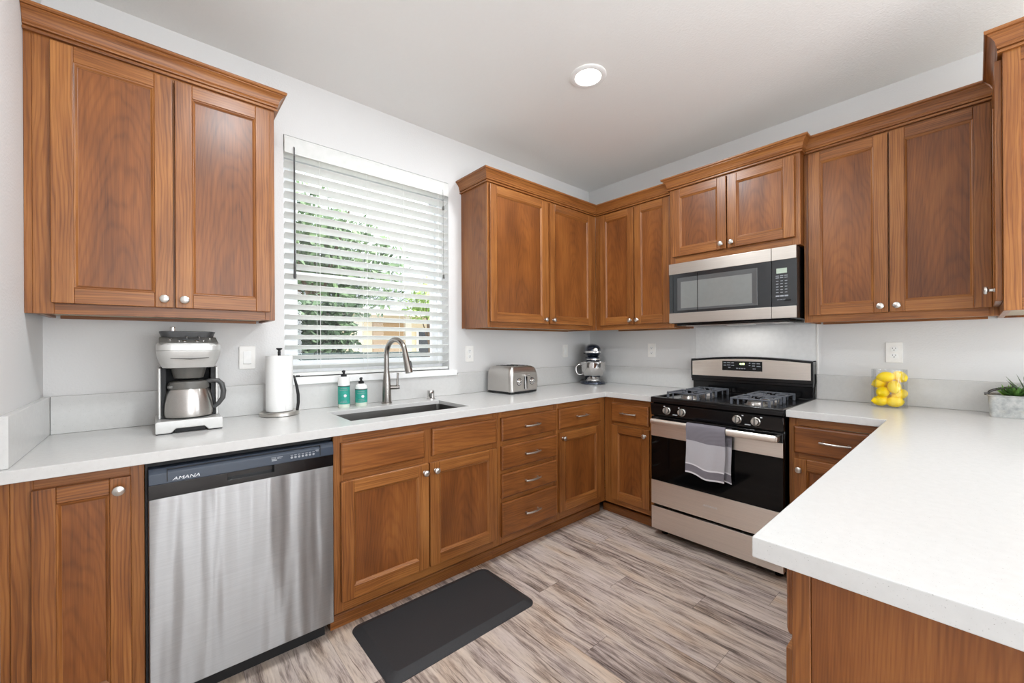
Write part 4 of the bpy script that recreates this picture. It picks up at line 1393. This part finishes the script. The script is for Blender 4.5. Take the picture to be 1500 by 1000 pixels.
# ------------------------------------------------------------------ soap bottles
def soap(label, loc, r, hbody, hsh, square, rz):
    root = thing('soap_bottle', label, 'soap bottle', loc, rz, 'soap bottles behind the sink')
    mb = MB()
    if square:
        prof = [(r * 0.92, 0), (r, 0.004), (r, hbody), (r, hbody + hsh), (r * 0.93, hbody + hsh + 0.006), (0.014, hbody + hsh + 0.008)]
    else:
        prof = [(r * 0.92, 0), (r, 0.004), (r, hbody), (r * 1.0, hbody + hsh * 0.35), (r * 0.9, hbody + hsh * 0.75), (r * 0.62, hbody + hsh), (0.014, hbody + hsh + 0.004)]
    mb.lathe([(a, z) for a, z in prof if z <= hbody], 32, cap1=True)
    mb.build('body', 'soapclear', root)
    mb = MB(); mb.lathe([(r, hbody)] + [(a, z) for a, z in prof if z > hbody] + [(0, prof[-1][1])], 32); mb.build('shoulder', 'whiteplastic', root)
    zt = prof[-1][1]
    mb = MB(); mb.lathe([(r + 0.0006, 0.022), (r + 0.0008, 0.0222), (r + 0.0008, hbody - 0.0002), (r, hbody)], 32, cap0=False, cap1=False); lb = mb.build('label', 'teal', root)
    mb = MB(); mb.lathe([(r + 0.0012, hbody - 0.006), (r + 0.0012, hbody - 0.001)], 32, cap0=False, cap1=False); mb.build('label_band', 'darkgrey', lb)
    mb = MB()
    for k in range(7):
        a = R(-90 + 18); rad = 0.0062
        X = RZ(28) @ T((0, -(r + 0.0010), 0.022 + (hbody - 0.022) * 0.46)) @ RX(90)
        if k == 6: mb.lathe([(0.0035, 0), (0.0035, 0.0006), (0, 0.0006)], 12, xf=X)
        else: mb.lathe([(0.0036, 0), (0.0036, 0.0005), (0, 0.0005)], 10, xf=X @ T((0.0052 * math.cos(k * PI / 3), 0.0052 * math.sin(k * PI / 3), 0)))
    mb.build('flower', 'print', lb)
    mb = MB()
    # small printed lines wrapped on the label
    for zz, w in ((hbody - 0.016, 0.7), (hbody - 0.026, 0.9), (0.030, 0.8), (0.038, 0.6)):
        n = 7
        for k in range(n):
            a = R(-90) + w * (-1 + 2 * (k + 0.2) / n) * 0.8 + 0.25
            b_ = a + w * 0.14
            mb.loft([[((r + 0.0013) * math.cos(t), (r + 0.0013) * math.sin(t), z) for t in (a, b_)] for z in (zz, zz + 0.0035)], closed=False)
    mb.build('lettering', 'greyprint', lb)
    mb = MB()
    mb.lathe([(0.0155, zt - 0.002), (0.0155, zt + 0.010), (0.012, zt + 0.014), (0.006, zt + 0.016), (0.006, zt + 0.026), (0.0085, zt + 0.028), (0.0085, zt + 0.034), (0.0, zt + 0.035)], 20)
    mb.tube([(0, 0, zt + 0.031), (0, -0.018, zt + 0.031), (0, -0.026, zt + 0.027)], [0.0055, 0.0048, 0.004], 10)
    mb.build('pump', 'blackmatte', root)
    return root


soap('taller square-shouldered pump bottle with a teal label behind the sink', (-2.338, -0.092, CZ), 0.0315, 0.125, 0.042, True, R(-35))
soap('shorter round-shouldered pump bottle with a teal label, nearer the faucet', (-2.240, -0.092, CZ), 0.0335, 0.100, 0.026, False, R(-35))

# ------------------------------------------------------------------ toaster
root = thing('toaster', 'brushed steel four-slice toaster with two dials, on the counter right of the sink', 'toaster', (-1.145, -0.175, CZ), R(4))
mb = MB()
L, Dp = 0.290, 0.265
rings = [rrect(L - 0.004, Dp - 0.004, 0.03, 0.016, 6), rrect(L, Dp, 0.032, 0.024, 6), rrect(L, Dp, 0.034, 0.12, 6), rrect(L - 0.008, Dp - 0.010, 0.034, 0.158, 6), rrect(L - 0.028, Dp - 0.028, 0.034, 0.182, 6), rrect(L - 0.06, Dp - 0.06, 0.03, 0.193, 6), rrect(L - 0.10, Dp - 0.10, 0.02, 0.196, 6)]
mb.loft(rings)
b = mb.build('body', 'steel', root)
mb = MB(); mb.loft([rrect(L - 0.02, Dp - 0.02, 0.03, 0.004, 6), rrect(L - 0.006, Dp - 0.006, 0.03, 0.006, 6), rrect(L - 0.002, Dp - 0.002, 0.032, 0.022, 6)])
for fx in (-0.11, 0.11):
    for fy in (-0.09, 0.09): mb.lathe([(0.012, 0), (0.012, 0.006)], 12, xf=T((fx, fy, 0)))
mb.build('base', 'blackmatte', root)
mb = MB()
for fx in (-0.075, -0.035, 0.035, 0.075):
    mb.box(fx - 0.010, fx + 0.010, -0.085, 0.085, 0.1945, 0.1985, 0.001)
mb.build('slot', 'blackmatte', root)
yf = -Dp / 2
mb = MB(); mb.loft([[(x, y, z) for x, z in [(-0.125, 0.026), (0.125, 0.026), (0.128, 0.10), (0.118, 0.150), (-0.118, 0.150), (-0.128, 0.10)]] for y in (yf + 0.004, yf - 0.003)])
fp = mb.build('control_face', 'nickel', root)
for kx in (-0.067, 0.067):
    X = T((kx, yf - 0.003, 0.086)) @ RX(90)
    mb = MB(); mb.lathe([(0.023, 0), (0.023, 0.003), (0.0165, 0.005), (0.0155, 0.017), (0.013, 0.019), (0, 0.0192)], 26, xf=X)
    kb = mb.build('dial', 'chrome', fp)
    mb = MB(); mb.lathe([(0.027, 0), (0.027, 0.001), (0.0, 0.001)], 26, xf=X); mb.build('dial_ring', 'darkgrey', kb)
for sx in (-0.013, 0.013):
    mb = MB(); mb.box(sx - 0.0035, sx + 0.0035, yf - 0.0038, yf - 0.002, 0.032, 0.132); ch = mb.build('lever_channel', 'blackmatte', fp)
mb = MB(); mb.box(-0.024, 0.024, yf - 0.022, yf - 0.003, 0.122, 0.138, 0.004, 2); mb.build('lever', 'chrome', fp)
mb = MB(); mb.box(-0.008, 0.008, yf - 0.0060, yf - 0.002, 0.030, 0.122, 0.001); mb.build('lever_plate', 'chrome', fp)

# ------------------------------------------------------------------ stand mixer
root = thing('stand_mixer', 'dark metallic stand mixer with a steel bowl in the counter corner', 'stand mixer', (-0.175, -0.165, CZ), R(-48.7))
mb = MB()
mb.loft([rrect(0.205, 0.30, 0.10, 0.0, 8, 0, -0.015), rrect(0.222, 0.315, 0.105, 0.006, 8, 0, -0.015), rrect(0.216, 0.310, 0.103, 0.018, 8, 0, -0.015), rrect(0.19, 0.28, 0.09, 0.028, 8, 0, -0.01), rrect(0.15, 0.24, 0.07, 0.033, 8, 0, 0.0)])
mb.build('base', 'navy', root)
mb = MB()
mb.loft([rrect(0.13, 0.095, 0.04, 0.03, 8, 0, 0.085), rrect(0.108, 0.082, 0.036, 0.10, 8, 0, 0.090), rrect(0.104, 0.085, 0.036, 0.18, 8, 0, 0.088), rrect(0.118, 0.11, 0.04, 0.235, 8, 0, 0.075)])
mb.build('column', 'navy', root)
mb = MB()
secs = []
for y, w, z0, z1 in ((0.150, 0.05, 0.262, 0.318), (0.140, 0.095, 0.245, 0.338), (0.10, 0.125, 0.232, 0.352), (0.03, 0.138, 0.228, 0.356), (-0.06, 0.142, 0.232, 0.352), (-0.11, 0.136, 0.238, 0.345), (-0.145, 0.108, 0.250, 0.328), (-0.160, 0.06, 0.268, 0.305), (-0.164, 0.02, 0.280, 0.292)):
    cz, hz = (z0 + z1) / 2, (z1 - z0) / 2
    secs.append([(w / 2 * math.copysign(abs(math.cos(t)) ** 0.85, math.cos(t)), y, cz + hz * math.copysign(abs(math.sin(t)) ** 0.85, math.sin(t))) for t in [2 * PI * k / 24 for k in range(24)]])
mb.loft(secs)
head = mb.build('head', 'navy', root)
mb = MB()
band = []
for y, w in ((0.12, 0.118), (0.03, 0.1400), (-0.06, 0.1440), (-0.11, 0.1385), (-0.145, 0.113), (-0.159, 0.07), (-0.166, 0.0)):
    band.append((w / 2 + 0.0008, y))
path = band + [(-x, y) for x, y in band[-2::-1]]
mb.loft([[(x, y, z) for x, y in path] for z in (0.276, 0.291)], closed=False)
mb.build('trim_band', 'chrome', head)
mb = MB(); mb.lathe([(0.022, 0), (0.022, 0.012), (0.016, 0.018), (0, 0.019)], 24, xf=T((0.016, -0.156, 0.300)) @ RX(90)); mb.build('hub_cap', 'chrome', head)
mb = MB(); mb.lathe([(0.055, 0.202), (0.057, 0.208), (0.057, 0.232), (0.050, 0.240), (0, 0.240)], 28, xf=T((0, -0.085, 0))); pl = mb.build('planetary', 'navy', head)
mb = MB(); mb.lathe([(0.0585, 0.214), (0.0585, 0.224)], 28, xf=T((0, -0.085, 0)), cap0=False, cap1=False); mb.build('planetary_ring', 'chrome', pl)
mb = MB(); mb.tube([(-0.066, -0.07, 0.272), (-0.082, -0.07, 0.272)], [0.004, 0.0065], 10); mb.build('speed_lever', 'blackmatte', head)
mb = MB()
mb.lathe([(0.052, 0.034), (0.054, 0.046), (0.046, 0.052), (0.052, 0.058), (0.085, 0.080), (0.103, 0.115), (0.109, 0.150), (0.110, 0.194), (0.113, 0.197), (0.111, 0.198), (0.107, 0.194), (0.106, 0.150), (0.09, 0.09), (0.05, 0.062), (0, 0.060)], 40, xf=T((0, -0.085, 0)))
bw = mb.build('bowl', 'chrome', root)
mb = MB(); mb.tube([(-0.104, -0.085, 0.178), (-0.128, -0.085, 0.172), (-0.148, -0.085, 0.150), (-0.150, -0.085, 0.120), (-0.138, -0.085, 0.092), (-0.118, -0.085, 0.082), (-0.088, -0.085, 0.088)], [0.006, 0.006, 0.0065, 0.0065, 0.0065, 0.006, 0.005], 10)
mb.build('bowl_handle', 'chrome', bw)
mb = MB(); mb.lathe([(0.062, 0.031), (0.062, 0.038), (0.053, 0.042)], 28, xf=T((0, -0.085, 0)), cap1=False); mb.build('bowl_clamp', 'chrome', root)
mb = MB()
mb.tube([(0, -0.085, 0.205), (0, -0.085, 0.150)], 0.006, 10)
mb.tube([(0, -0.085, 0.150), (0.05, -0.085, 0.135), (0.045, -0.085, 0.10), (0, -0.085, 0.075), (-0.045, -0.085, 0.10), (-0.05, -0.085, 0.135), (0, -0.085, 0.150)], 0.005, 8)
mb.build('beater', 'silver', root)

# ------------------------------------------------------------------ lemons in a glass vase
VX, VY = -0.135, -2.133
mb = MB()
ro, ri = 0.0735, 0.0705
mb.lathe([(0.0, 0.0), (ro - 0.002, 0.0), (ro, 0.002), (ro, 0.203), (ro - 0.0015, 0.205), (ri, 0.203), (ri, 0.016), (0.0, 0.014)], 48, cap0=False, cap1=False)
o = mb.build('glass_vase', 'vglass')
o.location = (VX, VY, CZ)
tag(o, 'clear glass cylinder vase filled with lemons on the peninsula counter', 'vase')
LEMON = [(0.0, -0.042), (0.004, -0.0415), (0.006, -0.0385), (0.010, -0.0355), (0.017, -0.030), (0.0235, -0.021), (0.0273, -0.010), (0.0283, 0.0), (0.0272, 0.010), (0.0232, 0.021), (0.0165, 0.0300), (0.0095, 0.0352), (0.0052, 0.0375), (0.0040, 0.0385), (0.0, 0.0385)]
# position around the vase axis (toward camera = d, sideways = s, height), tilt and heading, label
vd = Vector((-3.1343 - VX, -2.4474 - VY, 0)).normalized(); vs_ = Vector((vd.y, -vd.x, 0)) * -1
LEM = [(0.024, -0.034, 0.034, 86, 25, 'lemon low on the left of the vase, against the base'),
       (0.026, 0.022, 0.032, 84, -10, 'large lemon lying flat at the bottom right of the vase'),
       (0.026, -0.025, 0.082, 80, 70, 'lemon lying in the middle left with its stem end to the right'),
       (-0.002, 0.041, 0.072, 72, 40, 'lemon partly hidden at the middle right side of the vase'),
       (0.034, 0.020, 0.112, 40, 100, 'round-looking lemon seen end-on in the middle of the vase'),
       (-0.002, -0.036, 0.128, 75, 30, 'lemon at the upper left under the top one'),
       (0.016, -0.012, 0.163, 84, 5, 'topmost lemon lying across the top left of the pile'),
       (0.006, 0.042, 0.167, 60, 130, 'top right lemon with its stem scar showing'),
       (-0.036, -0.010, 0.040, 88, 60, 'lemon at the back of the vase, lowest of those behind'),
       (-0.040, -0.012, 0.100, 80, 120, 'lemon at the back of the vase, between the upper and lower ones')]
lemon_me, tip_me = None, None
for d, sd_, h, tilt, head_, lb in LEM:
    p = Vector((VX, VY, CZ)) + vd * d + vs_ * sd_ + Vector((0, 0, h))
    if lemon_me is None:
        mb = MB(); mb.lathe(LEMON, 28, cap0=False, cap1=False); o = mb.build('lemon', 'lemon', None, 80); lemon_me = o.data
        mb = MB(); mb.lathe([(0.0042, 0.0375), (0.0045, 0.0388), (0.002, 0.0394), (0, 0.0392)], 12); tpo = mb.build('stem_scar', 'lemontip', o); tip_me = tpo.data
    else:
        o = bpy.data.objects.new('lemon', lemon_me); COL.objects.link(o)
        tpo = bpy.data.objects.new('stem_scar', tip_me); COL.objects.link(tpo); tpo.parent = o
    o.location = p
    base_a = math.degrees(math.atan2(vs_.y, vs_.x))
    o.rotation_euler = (RZ(base_a + head_) @ RY(tilt)).to_euler()
    tag(o, lb, 'lemon', 'lemons in the glass vase')

# ------------------------------------------------------------------ galvanised planter with plants
root = thing('planter', 'weathered galvanised metal trough planter with wire handles on the peninsula counter', 'planter', (-0.135, -2.665, CZ))
mb = MB()


def trough(w0, d0, w1, d1, z0, z1): return [rrect(d0, w0, 0.012, z0, 4), rrect(d1, w1, 0.014, z1, 4)]


r_out = [rrect(0.130, 0.350, 0.012, 0.0, 4), rrect(0.133, 0.356, 0.013, 0.004, 4), rrect(0.142, 0.366, 0.014, 0.096, 4), rrect(0.150, 0.376, 0.016, 0.098, 4), rrect(0.151, 0.377, 0.016, 0.102, 4), rrect(0.141, 0.366, 0.014, 0.103, 4), rrect(0.137, 0.362, 0.013, 0.095, 4), rrect(0.127, 0.350, 0.011, 0.006, 4)]
mb.loft(r_out)
mb.build('body', 'zinc', root)
for sy in (1, -1):
    mb = MB()
    mb.tube([(0.045 * math.cos(t), sy * (0.184 - 0.085 * math.sin(t) ** 1.6), 0.101 + 0.040 * math.sin(t) ** 0.7) for t in [PI * k / 16 for k in range(17)]], 0.0028, 8)
    mb.box(-0.052, 0.052, sy * 0.183 - 0.008, sy * 0.183 + 0.012, 0.100, 0.105, 0.001)
    mb.build('handle', 'wire', root)
mb = MB(); mb.box(-0.064, 0.064, -0.175, 0.175, 0.07, 0.085); mb.build('soil', 'soil', root)


def leafy(mb, base, az, el, L, w, th=0.3, curl=0.0, n=6):
    """one fleshy pointed leaf"""
    rings = []
    p = Vector(base); 
    for k in range(n + 1):
        t = k / n
        e = el + curl * t
        d = Vector((math.cos(az) * math.cos(e), math.sin(az) * math.cos(e), math.sin(e)))
        if k: p = p + d * (L / n)
        ww = w * (math.sin(min(1.0, t * 1.6 + 0.35) * PI / 2)) * (1 - t ** 2.2) + 0.0004
        sdv = Vector((-math.sin(az), math.cos(az), 0)); up = sdv.cross(d) * -1
        rings.append([tuple(p + sdv * (ww * math.cos(a)) + up * (ww * th * math.sin(a))) for a in [2 * PI * q / 8 for q in range(8)]])
    mb.loft(rings)


rg = random.Random(5)
PL = (-0.135, -2.665, CZ + 0.0855)
for i, (dx, dy, kind) in enumerate(((-0.030, 0.105, 'A'), (0.022, 0.118, 'C'), (-0.036, 0.045, 'B'), (0.012, 0.055, 'S'), (-0.018, -0.02, 'S'), (-0.035, -0.09, 'A'))):
    mb = MB()
    if kind == 'A':
        for k in range(26):
            leafy(mb, (0, 0, 0.008), k * 2.4, 0.30 + 0.9 * k / 26, 0.066 * (1.1 - 0.4 * k / 26), 0.012, 0.35, 0.4)
        m_, nm, lb, ct_ = 'leafA', 'rosette_succulent', ['dark green rosette succulent at the left end of the planter', 'dark green rosette succulent in the far part of the planter'][i > 3], 'succulent'
    elif kind == 'B':
        for k in range(22):
            leafy(mb, (0, 0, 0.004), k * 2.4, 0.15 + 0.8 * k / 22, 0.036, 0.011, 0.4, 0.5)
        m_, nm, lb, ct_ = 'leafB', 'rosette_succulent', 'bright light-green succulent at the front rim of the planter', 'succulent'
    elif kind == 'C':
        for k in range(16):
            leafy(mb, (0, 0, 0.0), k * 2.4, 0.5 + 0.6 * rg.random(), 0.055 + 0.02 * rg.random(), 0.007, 0.4, 0.2)
        m_, nm, lb, ct_ = 'leafB', 'finger_succulent', 'small yellow-green succulent beside the planter handle', 'succulent'
    else:
        for k in range(13):
            leafy(mb, (0, 0, 0.0), k * 2.4, 0.55 + 0.75 * k / 13, 0.110 + 0.035 * rg.random(), 0.008, 0.35, -0.1 + 0.3 * rg.random())
        m_, nm, lb, ct_ = 'aloe', 'aloe_plant', ['spiky grey-green aloe behind the small succulents in the planter', 'spiky grey-green aloe at the cropped right end of the planter'][i == 4], 'aloe'
    o = mb.build(nm, m_)
    o.location = (PL[0] + dx, PL[1] + dy, PL[2])
    tag(o, lb, ct_, 'plants in the metal planter')


# ------------------------------------------------------------------ switches and outlets
def plate(label, loc, rz, kind, group='white wall plates'):
    root = thing('light_switch' if kind == 'switch' else 'wall_outlet' if kind == 'outlet' else 'blank_wall_plate', label, {'switch': 'switch', 'outlet': 'outlet'}.get(kind, 'wall plate'), loc, rz, group)
    mb = MB(); mb.box(-0.0355, 0.0355, -0.006, -0.0005, -0.0575, 0.0575, 0.003, 2); mb.build('cover_plate', 'outlet', root)
    if kind == 'switch':
        mb = MB(); mb.prism([(-0.006, -0.033), (-0.0105, -0.030), (-0.007, 0.0), (-0.0075, 0.030), (-0.006, 0.033)], 'x', -0.017, 0.017); mb.build('rocker', 'whiteplastic', root)
    elif kind == 'outlet':
        for sz in (0.0195, -0.0195):
            mb = MB(); mb.lathe([(0.0172, 0), (0.0172, 0.0022), (0.016, 0.003), (0.0, 0.003)], 28, xf=T((0, -0.0055, sz)) @ SC(0.98, 1, 0.84) @ RX(90))
            so = mb.build('socket', 'whiteplastic', root)
            mb = MB()
            mb.box(-0.0075, -0.0055, -0.0089, -0.008, sz + 0.001, sz + 0.008); mb.box(0.0055, 0.0075, -0.0089, -0.008, sz + 0.001, sz + 0.008)
            mb.lathe([(0.0026, 0), (0.0026, 0.0008), (0, 0.0008)], 12, xf=T((0, -0.0081, sz - 0.006)) @ RX(90))
            mb.build('slot', 'blackmatte', so)
    else:
        mb = MB(); mb.box(-0.017, 0.017, -0.0085, -0.0055, -0.033, 0.033, 0.001); mb.build('insert', 'whiteplastic', root)
    return root


plate('white rocker light switch on the wall between coffee maker and paper towels', (-2.787, 0, 1.205), 0, 'switch')
plate('white wall outlet between the window and the toaster, under the cabinet', (-1.411, 0, 1.198), 0, 'outlet')
plate('white wall plate between the toaster and the stand mixer', (-0.359, 0, 1.205), 0, 'blank')
plate('white wall outlet on the stove wall between the stand mixer and the range', (0, -0.650, 1.210), R(-90), 'outlet')
plate('white wall outlet above the lemon vase', (0, -2.141, 1.2075), R(-90), 'outlet')


# ------------------------------------------------------------------ recessed ceiling lights
def can(label, x, y, watts):
    root = thing('recessed_light', label, 'ceiling light', (x, y, ZC))
    mb = MB()
    mb.lathe([(0.098, -0.0005), (0.098, -0.004), (0.094, -0.008), (0.078, -0.011), (0.0705, -0.0085), (0.0700, -0.004)], 48, cap0=False, cap1=False)
    mb.build('trim_ring', 'trim', root)
    mb = MB(); mb.lathe([(0.0702, -0.0045), (0.060, -0.006), (0.0, -0.0065)], 40, cap0=False, cap1=False); mb.build('diffuser', 'lamp', root)
    d = bpy.data.lights.new('bulb', 'AREA'); d.shape = 'DISK'; d.size = 0.13; d.energy = watts; d.color = (0.92, 0.98, 1.02)
    l = bpy.data.objects.new('bulb', d); COL.objects.link(l); l.location = (0, 0, -0.013); l.parent = root


can('round white recessed ceiling light above the range side of the kitchen', -1.357, -1.058, CAN_W)

# ------------------------------------------------------------------ floor mat
root = thing('floor_mat', 'dark grey padded anti-fatigue floor mat in front of the sink cabinet', 'mat', (-2.117, -0.815, 0))
mb = MB()
w, d = 0.752, 0.425
mb.loft([rrect(w, d, 0.045, 0.0, 8), rrect(w, d, 0.045, 0.003, 8), rrect(w - 0.012, d - 0.012, 0.040, 0.006, 8), rrect(w - 0.075, d - 0.075, 0.018, 0.0175, 8), rrect(w - 0.085, d - 0.085, 0.014, 0.0185, 8)])
mb.build('pad', 'mat', root)

# ------------------------------------------------------------------ window blind
root = thing('window_blind', 'white horizontal slat blind with open slats filling the kitchen window', 'blind', ((WX0 + WX1) / 2, 0.03, WZ0))
hw = (WX1 - WX0) / 2 - 0.004
zb0 = 0.0
mb = MB()
mb.box(-hw, hw, -0.026, 0.030, 1.252, 1.300, 0.002)
mb.build('headrail', 'slat', root)
mb = MB()
mb.prism([(-0.040, 1.212), (-0.0285, 1.212), (-0.0285, 1.304), (-0.036, 1.304), (-0.036, 1.296), (-0.040, 1.290), (-0.040, 1.226), (-0.0375, 1.222), (-0.0375, 1.218), (-0.040, 1.215)], 'x', -hw - 0.001, hw + 0.001)
mb.build('valance', 'slat', root)
mb = MB()
TILT = R(21)
PITCH = 0.0556
nsl = 0
z = 0.052
while z < 1.245:
    X = T((0, 0, z)) @ Matrix.Rotation(-TILT, 4, 'X')
    mb.box(-hw + 0.002, hw - 0.002, -0.031, 0.031, -0.0015, 0.0015, 0.0012, 1, 0, None, 0, X)
    z += PITCH
mb.build('slats', 'slat', root)
mb = MB(); mb.box(-hw + 0.002, hw - 0.002, -0.026, 0.026, 0.004, 0.022, 0.003, 2); mb.build('bottom_rail', 'slat', root)
for cx in (-0.335, -0.065, 0.175, 0.435):
    mb = MB()
    for y in (-0.0325, 0.0325):
        mb.tube([(cx, y, 0.013), (cx, y, 1.255)], 0.0011, 6)
    mb.build('ladder_cord', 'slat', root)
mb = MB()
mb.tube([(-hw + 0.045, -0.046, 1.20), (-hw + 0.045, -0.046, 0.63)], 0.0042, 8)
mb.tube([(-hw + 0.045, -0.046, 0.63), (-hw + 0.045, -0.046, 0.622), (-hw + 0.045, -0.046, 0.545), (-hw + 0.045, -0.046, 0.535)], [0.0042, 0.0055, 0.0078, 0.0065], 10)
mb.tube([(-hw + 0.045, -0.027, 1.258), (-hw + 0.045, -0.046, 1.245), (-hw + 0.045, -0.046, 1.19)], 0.003, 8)
mb.build('tilt_wand', 'darkgrey', root)
for zc in (1.135, 0.660):
    mb = MB(); mb.lathe([(0.003, 0.0), (0.0065, -0.004), (0.0075, -0.028), (0.0, -0.029)], 12, xf=T((hw - 0.045, -0.044, zc)))
    mb.tube([(hw - 0.045, -0.044, zc), (hw - 0.045, -0.040, 1.25)], 0.0009, 6)
    mb.build('cord_tassel', 'midgrey', root)

# ------------------------------------------------------------------ outside the window
mb = MB(); mb.box(-14, 22, 0.3, 45, -0.5, -0.35); o = mb.build('ground', 'bounce_ground'); o['kind'] = 'structure'
rr_ = random.Random(3)


def foliage(mb, c, r, n, size):
    for _ in range(n):
        while True:
            v = Vector((rr_.uniform(-1, 1), rr_.uniform(-1, 1), rr_.uniform(-1, 1)))
            if 0.15 < v.length < 1: break
        v = v * (0.75 + 0.25 * rr_.random())
        p = Vector((c[0] + v.x * r[0], c[1] + v.y * r[1], c[2] + v.z * r[2]))
        a = Vector((rr_.gauss(0, 1), rr_.gauss(0, 1), rr_.gauss(0, 1))).normalized()
        b = a.orthogonal().normalized()
        s = size * (0.6 + 0.8 * rr_.random())
        vs = [mb.bm.verts.new(p + q) for q in (a * s, b * s * 0.45, -a * s, -b * s * 0.45)]
        mb.bm.faces.new(vs)


def tree(label, x, y, zc, r, n, size, mat, th=0.16, kind='tree'):
    root = thing(kind, label, kind, (x, y, -0.35), 0, None)
    mb = MB()
    mb.tube([(0, 0, 0), (0.05, 0.02, zc * 0.5), (0.02, 0, zc + 0.35)], [th, th * 0.75, th * 0.4], 10)
    for k in range(5):
        a = k * 1.3
        mb.tube([(0.03, 0.01, zc * 0.6 + 0.1 * k), (math.cos(a) * r[0] * 0.5, math.sin(a) * r[1] * 0.5, zc + 0.25 * k + 0.2)], [th * 0.4, th * 0.12], 7)
    mb.build('trunk', 'bark', root)
    mb = MB()
    for k in range(6):
        a = k * 1.047
        foliage(mb, (math.cos(a) * r[0] * 0.45, math.sin(a) * r[1] * 0.45, zc + 0.35 + rr_.uniform(-0.4, 0.4) * r[2]), (r[0] * 0.6, r[1] * 0.6, r[2] * 0.6), n // 6, size)
    mb.build('foliage', mat, root)


tree('big leafy green tree outside the window, filling its upper left part', -0.5, 7.2, 3.4, (2.3, 1.6, 2.1), 4200, 0.11, 'tree')
tree('lighter green tree behind the blind at the right of the window', 2.45, 7.4, 2.35, (0.75, 0.7, 0.8), 900, 0.08, 'tree2', 0.05)


def hedge(label, x0, x1, y0, y1, h, n, mat):
    mb = MB()
    for _ in range(n):
        p = (rr_.uniform(x0, x1), rr_.uniform(y0, y1), -0.35 + h * rr_.random() ** 0.7)
        foliage(mb, p, (0.08, 0.08, 0.08), 1, 0.09)
    o = mb.build('hedge', mat)
    tag(o, label, 'hedge')


hedge('dark green hedge behind the board fence, at the left of the window', -2.3, -0.60, 4.3, 4.8, 2.35, 3600, 'hedge')
mb = MB()
for k in range(19):
    x = -3.3 + k * 0.19
    mb.box(x, x + 0.182, 3.9, 3.93, -0.36, 1.16, 0.003)
mb.box(-3.3, 0.3, 3.93, 3.98, -0.05, 0.05); mb.box(-3.3, 0.3, 3.93, 3.98, 0.8, 0.9)
tag(mb.build('board_fence', 'fence'), 'dark board fence low across the left of the window view, in front of the hedge', 'fence')
# neighbour house: tan stucco, light trim, tan door, grey roof
root = thing('house', 'tan stucco neighbouring house with pale trim seen through the blind', 'house', (4.2, 10.0, -0.4))
mb = MB(); mb.box(-2.75, 4.5, 0, 5, 0, 2.9); mb.build('wall', 'stucco', root)
mb = MB(); mb.prism([(-0.7, 2.75), (2.5, 4.5), (5.7, 2.75), (5.7, 2.65), (-0.7, 2.65)], 'x', -3.3, 5.0); mb.build('roof', 'roof', root)
mb = MB(); mb.box(-3.3, 5.0, -0.74, -0.70, 2.58, 2.80); mb.build('fascia', 'housetrim', root)
mb = MB()
for x in (-2.8, -1.16, 0.10): mb.box(x, x + 0.22, -0.06, 0.0, 0, 2.62)
mb.build('trim', 'housetrim', root)
mb = MB(); mb.box(-2.25, -1.20, -0.03, -0.001, 0.0, 2.45)
for k in range(4): mb.box(-2.23, -1.22, -0.045, -0.03, 0.06 + k * 0.60, 0.06 + k * 0.60 + 0.52, 0.008)
mb.build('door', 'garage', root)
mb = MB(); mb.box(-0.75, -0.05, -0.05, -0.001, 1.05, 2.25); fr = mb.build('window', 'housetrim', root)
mb = MB(); mb.box(-0.67, -0.13, -0.055, -0.05, 1.13, 2.17); mb.build('pane', 'mwdoor', fr)
